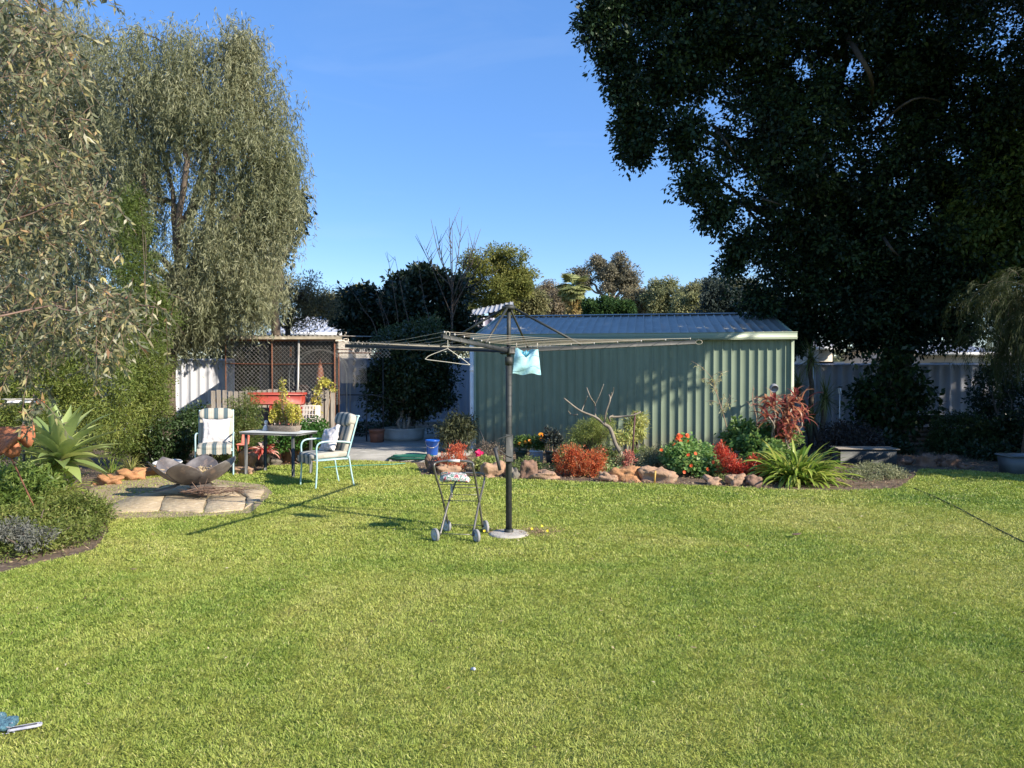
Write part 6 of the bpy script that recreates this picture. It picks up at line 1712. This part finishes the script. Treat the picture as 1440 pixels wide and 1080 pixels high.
# white basin behind the fire bowl
def basin():
    p = at(236, 652, 11.7); p[2] = .12
    t = thing('white_basin', 'shallow white basin standing behind the left rim of the fire bowl', 'basin', p)
    a = MB(); lathe(a, p, [(.001, 0), (.1, 0), (.2, .09), (.215, .09), (.21, .1), (.19, .095), (.1, .015), (.001, .015)], 28, R=rotx(.1)); a.build('bowl', m_white, t, True)
    a = MB(); lathe(a, p, [(.07, -.12), (.06, 0)], 16); a.build('pedestal', m_white, t)
basin()
m_var = leafM('pale_variegated_leaf', [(.2, .26, .07), (.38, .4, .14), (.55, .5, .25)], .3, .5)
for x, y, n, lb in ((180, 662, 50, 'pale variegated grassy tuft left of the fire bowl'), (214, 655, 40, 'yellowish grassy tuft close to the fire bowl rim'), (152, 668, 34, 'thin upright green grass tuft right of the big agave')):
    strap_plant('grassy_tuft', lb, gr(x, y) + np.array([0, .1, 0]), n, .36, .016, m_var if x > 160 else m_aga, (.4, 1.5), (.8, 2.4), .09, cat='grass tuft')

# ================================================================ LEFT BED
m_agave = leafM('pale_agave_leaf', [(.17, .24, .085), (.25, .33, .11), (.33, .40, .14), (.43, .47, .16)], .2, .38, .5)
def agave():
    b = at(88, 700, 8.7); b[2] = 0
    t = thing('agave', 'large pale green agave with broad pointed leaves at the left bed', 'agave', b)
    c = at(86, 645, 8.7); a = MB()
    for k in range(42):
        az = k * 2.39996; s = k / 42
        el = 1.4 - 1.75 * s ** .8 + random.uniform(-.08, .08)
        L = (.40 + .30 * math.sin(PI * min(1, .25 + s * .7))) * random.uniform(.9, 1.1)
        strap(a, c + np.array([math.cos(az), math.sin(az), 0]) * .03 + Z * (.08 - .14 * s), az, el, L, .185, random.uniform(.25, .75), 9, None, random.uniform(-.25, .25), 'agave', .22)
    for az, el, L in ((-1.3, -.5, .55), (-2.3, -.6, .45), (-.7, -.35, .4)): strap(a, c - Z * .05, az, el, L, .11, 1.0, 9, 1.0, .3, 'agave', .3)
    a.build('leaf_rosette', m_agave, t, True)
    s = MB(); tube(s, [b, (b + c) / 2, c - Z * .02], .06, 10); s.build('stem', m_bark_pale, t)
agave()
m_lowg = leafM('low_shrub_leaf', [(.06, .09, .02), (.11, .15, .03), (.18, .22, .05), (.28, .26, .09)], .3, .55)
m_lav = leafM('grey_lavender_leaf', [(.09, .10, .075), (.15, .155, .13), (.23, .23, .2)], .15, .7)
shrub('low_shrub', 'fine leaved green ground shrub at the lower left corner bed', [E(40, 770, 55, 26, 6.9, .5), E(90, 755, 45, 24, 7.2, .5), E(15, 740, 40, 30, 7.1, .5)], 330, 60, .09, .04, .012, m_lowg, up=.5)
shrub('low_shrub', 'sprawling green shrub below the agave in the left bed', [E(110, 725, 34, 28, 7.9, .4), E(70, 715, 40, 24, 8.0, .4), E(130, 748, 18, 14, 7.6, .3)], 280, 60, .09, .045, .013, m_lowg, up=.5)
shrub('green_shrub', 'leafy lime green shrub at the far left below the rusty ornament', [E(15, 690, 45, 32, 7.8, .5), E(50, 680, 26, 20, 8.2, .4), E(-40, 720, 50, 50, 7.4, .5)], 240, 46, .11, .07, .022, leafM('lime_shrub_leaf', [(.07, .12, .025), (.13, .2, .04), (.22, .28, .07)], .35, .5), up=.8)
shrub('lavender', 'grey lavender patch in the lower left bed', [E(15, 745, 24, 12, 6.75, .2), E(52, 757, 16, 12, 6.7, .18)], 70, 40, .06, .035, .009, m_lav, stems=2)
strap_plant('grassy_tuft', 'green strappy tuft below the left side of the agave', gr(45, 735) + np.array([0, .5, .2]), 90, .34, .02, m_aga, (.3, 1.4), (.9, 2.2), .14, cat='grass tuft')
def rusty():
    Y = 7.4; c = at(12, 622, Y); b = c.copy(); b[2] = 0
    t = thing('rusty_ornament', 'rusty metal fan shaped bird ornament on a stake at the left edge', 'garden ornament', b)
    m = M('orange_rust', (.50, .19, .09), (.34, .12, .06), 9, .75, .15, bump=.3)
    o0 = at(42, 608, Y)
    def plate(mb, pts, o, th=.0):
        # a curved plate given by an outline (px) with a raised middle
        P = [at(x, y, Y) for x, y in pts]; c = sum(P) / len(P); n = len(P); v = [c + np.array([0, -.05 - th, 0])]
        for k in (.5, 1.0): v += [c + (p - c) * k + np.array([0, -.035 * (1 - k * k) - th + .012 * math.sin(i * 2.1) * k, 0]) for i, p in enumerate(P)]
        f = [(0, 1 + i, 1 + (i + 1) % n) for i in range(n)] + [(1 + i, 1 + n + i, 1 + n + (i + 1) % n, 1 + (i + 1) % n) for i in range(n)]
        mb.add(np.array(v), f)
    for k in range(8):     # fluted feathers of the fan
        an = PI - .22 + k * .115; L = .36 - .012 * k; pv = []
        for i in range(9):
            s = i / 8; w = .010 + .020 * math.sin(PI * min(1, s * .8 + .15)); d = np.array([math.cos(an), 0, math.sin(an)]); sd = np.array([-d[2], 0, d[0]])
            p = o0 + d * L * s + np.array([0, -.012 * k - .02 * math.sin(s * PI), -.05 * s * s])
            pv += [p - sd * w, p + np.array([0, -.014, 0]), p + sd * w]
        a = MB(); a.add(np.array(pv), np.array([q for i in range(8) for q in ((i * 3, i * 3 + 1, i * 3 + 4, i * 3 + 3), (i * 3 + 1, i * 3 + 2, i * 3 + 5, i * 3 + 4))]))
        ob = a.build('feather', m, t, True); so = ob.modifiers.new('thick', 'SOLIDIFY'); so.thickness = .004
    a = MB(); plate(a, [(20, 602), (30, 598), (42, 596), (49, 602), (49, 614), (46, 626), (40, 630), (34, 628), (26, 618)], None); ob = a.build('crest_plate', m, t, True); so = ob.modifiers.new('thick', 'SOLIDIFY'); so.thickness = .005
    a = MB(); plate(a, [(6, 622), (16, 619), (28, 622), (32, 632), (27, 641), (17, 644), (8, 640), (4, 632)], None, .01); ob = a.build('lobe_plate', m, t, True); so = ob.modifiers.new('thick', 'SOLIDIFY'); so.thickness = .005
    a = MB(); tube(a, smoothpts([o0 + np.array([.02, 0, .0]), o0 + np.array([.035, 0, .08]), o0 + np.array([-.005, 0, .17])], 5), .014, 7, r2=.003); a.build('spike', m, t)
    a = MB(); tube(a, smoothpts([b + np.array([.3, .1, 0]), b + np.array([.2, .05, .3]), at(14, 640, Y)], 6), .008, 6); a.build('stake', m_rust, t)
    p = at(33, 565, 8.6); b = p.copy(); b[2] = 0
    t = thing('bird_feeder', 'narrow white tray feeder with orange end beside the gum leaves', 'bird feeder', b)
    a = MB(); bbox_(a, p, (.36, .12, .035), .01, roty(-.02)); a.build('tray', m_white, t)
    a = MB(); rock(a, p + Z * .02, (.34, .1, .03), 4, None, .5); a.build('seed', M('pale_seed', (.6, .58, .5), (.4, .36, .28), 40, .9, bump=1), t)
    a = MB(); bbox_(a, p + np.array([.19, 0, 0]), (.03, .13, .05), .006); a.build('end_cap', M('orange_plastic', (.6, .17, .05), (.5, .13, .04), 5, .5), t)
    a = MB(); tube(a, [b, p], .013, 8); a.build('pole', m_dark_metal, t)
rusty()

# ================================================================ RIGHT SIDE, IN THE SHADE
m_yuc = leafM('yucca_leaf', [(.08, .11, .035), (.18, .22, .07), (.34, .34, .15)], .2, .4, .5)
def yucca(label, heads, Y, base):
    b = at(*base, Y); b[2] = 0
    t = thing('yucca', label, 'yucca', b); a = MB(); s = MB()
    for x, y, n, L in heads:
        c = at(x, y, Y); limb(s, b, c, .06, .045, .05)
        for k in range(n): strap(a, c + rng.normal(size=3) * .03, random.uniform(0, 2 * PI), random.uniform(-1.2, 1.4), L * random.uniform(.7, 1.1), .028, random.uniform(.1, .9), 5, None, 0, 'point', .1)
    a.build('leaf_head', m_yuc, t); s.build('trunk', m_bark, t)
yucca('tall spiky yucca head at the right corner of the shed', [(1140, 505, 130, .55), (1122, 540, 70, .5)], 16.6, (1140, 620))
yucca('drooping dark spiky yucca in front of the grey fence', [(1160, 560, 120, .6), (1140, 590, 80, .5)], 15.8, (1155, 640))
def bigleafshrub():
    ell = [E(1255, 530, 45, 36, 16.5, .6), E(1230, 580, 40, 32, 16.5, .5), E(1275, 565, 30, 34, 16.5, .5), E(1300, 565, 22, 16, 16.4, .3), E(1215, 555, 16, 16, 16.4, .3), E(1265, 505, 30, 16, 16.6, .4), E(1250, 600, 40, 18, 16.5, .4)]
    b = at(1250, 640, 16.5); b[2] = 0
    t = thing('broad_leaf_shrub', 'tall dark broad leaved shrub in front of the grey fence right of the yucca', 'shrub', b)
    a = MB(); C = foliage(a, ell, 210, 20, .2, .14, .075, droop=.5, shell=.8); a.build('foliage', leafM('broad_dark_leaf', [(.015, .035, .012), (.03, .06, .018), (.07, .11, .03)], .2, .4, .5), t)
    a = MB()
    for q in C[rng.permutation(len(C))[:30]]: limb(a, b, q, .025, .006, .12)
    a.build('stem', m_bark, t)
bigleafshrub()
shrub('purple_shrub', 'dark purplish low shrub right of the strappy green clump', [E(1205, 622, 34, 26, 14.6, .5), E(1175, 615, 18, 22, 14.6, .4), E(1225, 635, 22, 16, 14.2, .3)], 170, 50, .14, .05, .03, leafM('purple_black_leaf', [(.025, .022, .022), (.045, .038, .036), (.075, .07, .05)], .1, .5))
shrub('round_shrub', 'rounded dark green shrub right of the wood pile before the fence', [E(1355, 605, 42, 24, 15.5, .6), E(1350, 630, 46, 22, 15.2, .6), E(1375, 625, 30, 24, 15.2, .5)], 320, 50, .17, .06, .028, leafM('shade_green_leaf', [(.02, .04, .012), (.04, .07, .02), (.08, .11, .035)], .2, .45))
shrub('dark_shrub', 'dark bush at the far right under the feathery shrub', [E(1405, 560, 36, 60, 16.5, .6), E(1430, 620, 40, 40, 15, .6), E(1395, 640, 24, 18, 14, .4)], 260, 46, .2, .08, .04, m_green_leafdark)
shrub('dark_shrub', 'shadowed undergrowth below the broad leaved shrub', [E(1240, 632, 30, 20, 15.4, .5), E(1265, 640, 22, 12, 15, .4)], 120, 40, .15, .07, .035, m_green_leafdark)
shrub('heath_mound', 'low dusty heath mound beside the strappy green clump', [E(1236, 668, 34, 15, 11.7, .45), E(1212, 674, 22, 12, 11.5, .35), E(1262, 676, 16, 11, 11.6, .3)], 420, 60, .07, .04, .010, leafM('heath_leaf', [(.14, .17, .08), (.23, .25, .13), (.34, .33, .2)], .2, .7), stems=3)
def right_bits():
    # dark trough with pale rim
    Y = 13.3; c = at(1215, 655, Y); c[2] = 0
    t = thing('dark_trough', 'long dark trough with pale rim behind the heath mound', 'planter', c)
    a = MB(); bbox_(a, c + Z * .13, (.95, .4, .26), .02, rotz(-.1)); a.build('trough_body', m_blackpot, t); a = MB(); bbox_(a, c + Z * .27, (1.02, .46, .02), .005, rotz(-.1)); a.build('rim', m_wood, t)
    # wood pile
    c = at(1297, 642, 16.4); c[2] = 0; m = M('cut_firewood', (.34, .25, .18), (.22, .15, .1), 8, .9, bump=.5, c3=(.42, .34, .26))
    for k in range(16):
        L = random.uniform(.5, .95); a = MB(); r = random.uniform(.035, .06)
        p = c + np.array([-.1 + (k % 4) * .12 + random.uniform(-.05, .05), (k % 4) * .12 - .1, .06 + (k // 4) * .095])
        d = rotz(random.uniform(-.15, .15)) @ np.array([1, 0, random.uniform(-.03, .03)])
        tube(a, [p - d * L / 2, p, p + d * L / 2], r, 7)
        o = a.build('firewood_log', m, loc=tuple(p)); tag(o, 'split firewood log lying in the shaded stack under the fence', 'log', 'firewood logs stacked under the fence')
    o = MB(); bbox_(o, (c[0] + .2, c[1] + .3, .55), (2.4, .06, .2), .01); ob = o.build('sleeper_edge', m_wood, loc=(c[0], c[1], 0)); tag(ob, 'long weathered timber sleeper behind the firewood stack', 'timber')
    # grey tub right edge
    c = at(1436, 671, 12.0); c[2] = 0
    t = thing('storage_tub', 'blue grey plastic tub in the shade at the right edge', 'tub', c)
    a = MB(); box(a, c + Z * .14, (.52, .4, .28), taper=.88); a.build('tub_body', M('blue_grey_plastic', (.10, .12, .14), (.08, .1, .115), 5, .5), t); a = MB(); bbox_(a, c + Z * .285, (.57, .45, .03), .008); a.build('lid', M('blue_grey_lid', (.13, .15, .17), (.1, .12, .135), 5, .5), t)
    # garden light on thin post
    p = at(1181, 553, 15.2); b = p.copy(); b[2] = 0
    t = thing('garden_light', 'slim post with small white box lamp in front of the grey fence', 'garden light', b)
    a = MB(); tube(a, [b, p], .008, 6); a.build('pole', m_white, t); a = MB(); bbox_(a, p + Z * .05, (.05, .05, .12), .01); a.build('lamp_housing', m_white, t); a = MB(); bbox_(a, p + Z * .12, (.07, .07, .02), .006); a.build('cap', m_dark_metal, t)
right_bits()

# ================================================================ SMALL THINGS ON THE LAWN
def toy():
    c = gr(8, 1026)
    t = thing('dog_toy', 'knotted pale blue cloth toy with white strap lying on the lawn at lower left', 'dog toy', c)
    m = M('faded_blue_cloth', (.13, .28, .34), (.06, .15, .21), 60, .95, bump=1, bscale=90, c3=(.4, .5, .5))
    a = MB()
    for k in range(5):
        def d(p): return p * (1 + .6 * mnoise.noise(Vector(p * 35) + Vector((k, 0, 0))))
        superell(a, c + np.array([(-.02, .015, -.045, .005, .03)[k], (0, -.015, .03, .025, -.03)[k], .028 + .006 * (k % 3)]), (.075, .045, .04), .9, .9, rotz(k * 1.1), 20, 12, disp=d)
    a.build('knot', m, t, True)
    a = MB(); w = M('off_white_strap', (.5, .5, .54), (.3, .31, .38), 30, .9, bump=.5)
    p0 = c + np.array([.04, -.045, .02]); p1 = c + np.array([.14, -.0, .022])
    d = norm(p1 - p0); s = np.array([-d[1], d[0], 0])
    tube(a, smoothpts([p0 + s * .012, p1 + s * .012, p1 + d * .014, p1 - s * .012, p0 - s * .012], 5), .0065, 8); a.build('strap', w, t); a = MB(); tube(a, [p0 + Z * .004, p1 + Z * .004], .0045, 6); a.build('dark_stripe', m_blackpot, t)
    a = MB()
    for k in range(12): q = p0 + rng.normal(size=3) * .012; tube(a, [q, q + np.array([random.uniform(-.02, .03), -.02, .01])], .002, 4)
    a.build('frayed_end', w, t)
toy()
m_leafd = leafM('fallen_leaf', [(.3, .2, .1), (.45, .36, .2), (.2, .13, .1)], .1, .8)
for x, y, s, lb in ((1120, 757, .13, 'large curled purple brown leaf lying on the sunlit lawn at right'), (188, 806, .055, 'pale curled leaf on the lawn in front of the left bed'), (314, 730, .06, 'pale fallen leaf on the lawn below the fire bowl pavers'), (757, 722, .055, 'whitish leaf on the lawn right of the mast'), (293, 735, .05, 'light leaf just left of another below the pavers'), (975, 918, .035, 'small tan leaf in the middle right of the lawn'), (1180, 746, .045, 'white scrap on the lawn above the purple brown leaf'), (398, 835, .03, 'tiny white scrap on the lawn left of centre'), (125, 970, .03, 'tiny reddish leaf above the dog toy'), (705, 880, .03, 'small tan leaf on the lawn under the mast'), (1000, 812, .04, 'dry leaf on the lawn right of centre'), (845, 865, .03, 'tiny dry leaf in the middle of the lawn')):
    c = gr(x, y); a = MB(); v = []; n = 9; az = random.uniform(-.6, .6); h = np.array([math.cos(az), math.sin(az), 0]); sd = np.array([-h[1], h[0], 0])
    for i in range(n):
        q = i / (n - 1); w = s * .22 * math.sin(PI * (q * .9 + .06)); p = c + h * s * (q - .5) + Z * (.028 + .25 * s * (q - .5) ** 2 * 2)
        v += [p - sd * w + Z * w * .5, p, p + sd * w + Z * w * .5]
    a.add(np.array(v), np.array([q for i in range(n - 1) for q in ((i * 3, i * 3 + 1, i * 3 + 4, i * 3 + 3), (i * 3 + 1, i * 3 + 2, i * 3 + 5, i * 3 + 4))]), rng.random() if s < .1 else .95)
    o = a.build('fallen_leaf', m_leafd, loc=tuple(c)); so = o.modifiers.new('thick', 'SOLIDIFY'); so.thickness = .0012; tag(o, lb, 'leaf', 'fallen leaves on the lawn')
a = MB(); c = gr(665, 946); lathe(a, c + Z * .02, [(.001, -.01), (.009, -.01), (.009, .012), (.006, .02), (.001, .02)], 12, R=rotx(1.2) @ roty(.6)); o = a.build('clothes_peg', M('pale_grey_plastic_scrap', (.5, .52, .58), (.4, .42, .5), 9, .5), loc=tuple(c)); tag(o, 'tiny pale grey plastic piece lying on the near lawn below centre', 'scrap')
# dandelions near footing
a = MB(); t_ = thing('dandelion', 'yellow dandelions in the grass right of the mast footing', 'flower', gr(760, 748))
flowers(a, [gr(x, y) + Z * .045 for x, y in ((681, 753), (762, 746), (770, 753), (748, 750))], .014, n=9); a.build('flower', leafM('yellow_petal', [(.8, .62, .03), (.85, .7, .05)], .2, .5), t_)
# brown leaf litter next to the footing
a = MB(); n = 500; c = gr(757, 750); P = c + np.stack([rng.normal(0, .12, n), rng.normal(0, .09, n), rng.uniform(.005, .03, n)], -1)
leafquads(a, P, rng.normal(size=(n, 3)) * np.array([1, 1, .3]), rng.uniform(.012, .04, n), .008); 
P = gr(690, 748) + np.stack([rng.normal(0, .06, 160), rng.normal(0, .05, 160), rng.uniform(.005, .03, 160)], -1); leafquads(a, P, rng.normal(size=(160, 3)) * np.array([1, 1, .3]), rng.uniform(.012, .03, 160), .007)
o = a.build('leaf_litter', leafM('brown_litter', [(.2, .12, .08), (.32, .22, .14), (.42, .33, .2)], .1, .9)); tag(o, 'brown litter in the grass around the mast footing', 'leaf litter', kind='stuff')
# dry mixed litter over the soil beds
def litter():
    a = MB(); n = 26000
    P = np.concatenate([np.stack([rng.uniform(-2.2, 6.2, n // 2), rng.uniform(10.5, 15.4, n // 2), rng.uniform(0, .02, n // 2)], -1), np.stack([rng.uniform(-7.5, -2.2, n // 4), rng.uniform(6, 13.5, n // 4), rng.uniform(0, .02, n // 4)], -1), np.stack([rng.uniform(5, 12, n // 4), rng.uniform(11.5, 19, n // 4), rng.uniform(0, .02, n // 4)], -1)])
    P = P[~inpoly(P, LAWN)]
    leafquads(a, P, rng.normal(size=P.shape) * np.array([1, 1, .35]) + np.array([0, 0, .15]), rng.uniform(.015, .06, len(P)), rng.uniform(.006, .02, len(P)))
    o = a.build('ground_litter', leafM('mixed_litter', [(.12, .08, .05), (.25, .17, .1), (.36, .28, .18), (.12, .15, .05)], .1, .9)); tag(o, 'mixed dry leaves and chips scattered over the garden soil', 'leaf litter', kind='stuff')
litter()
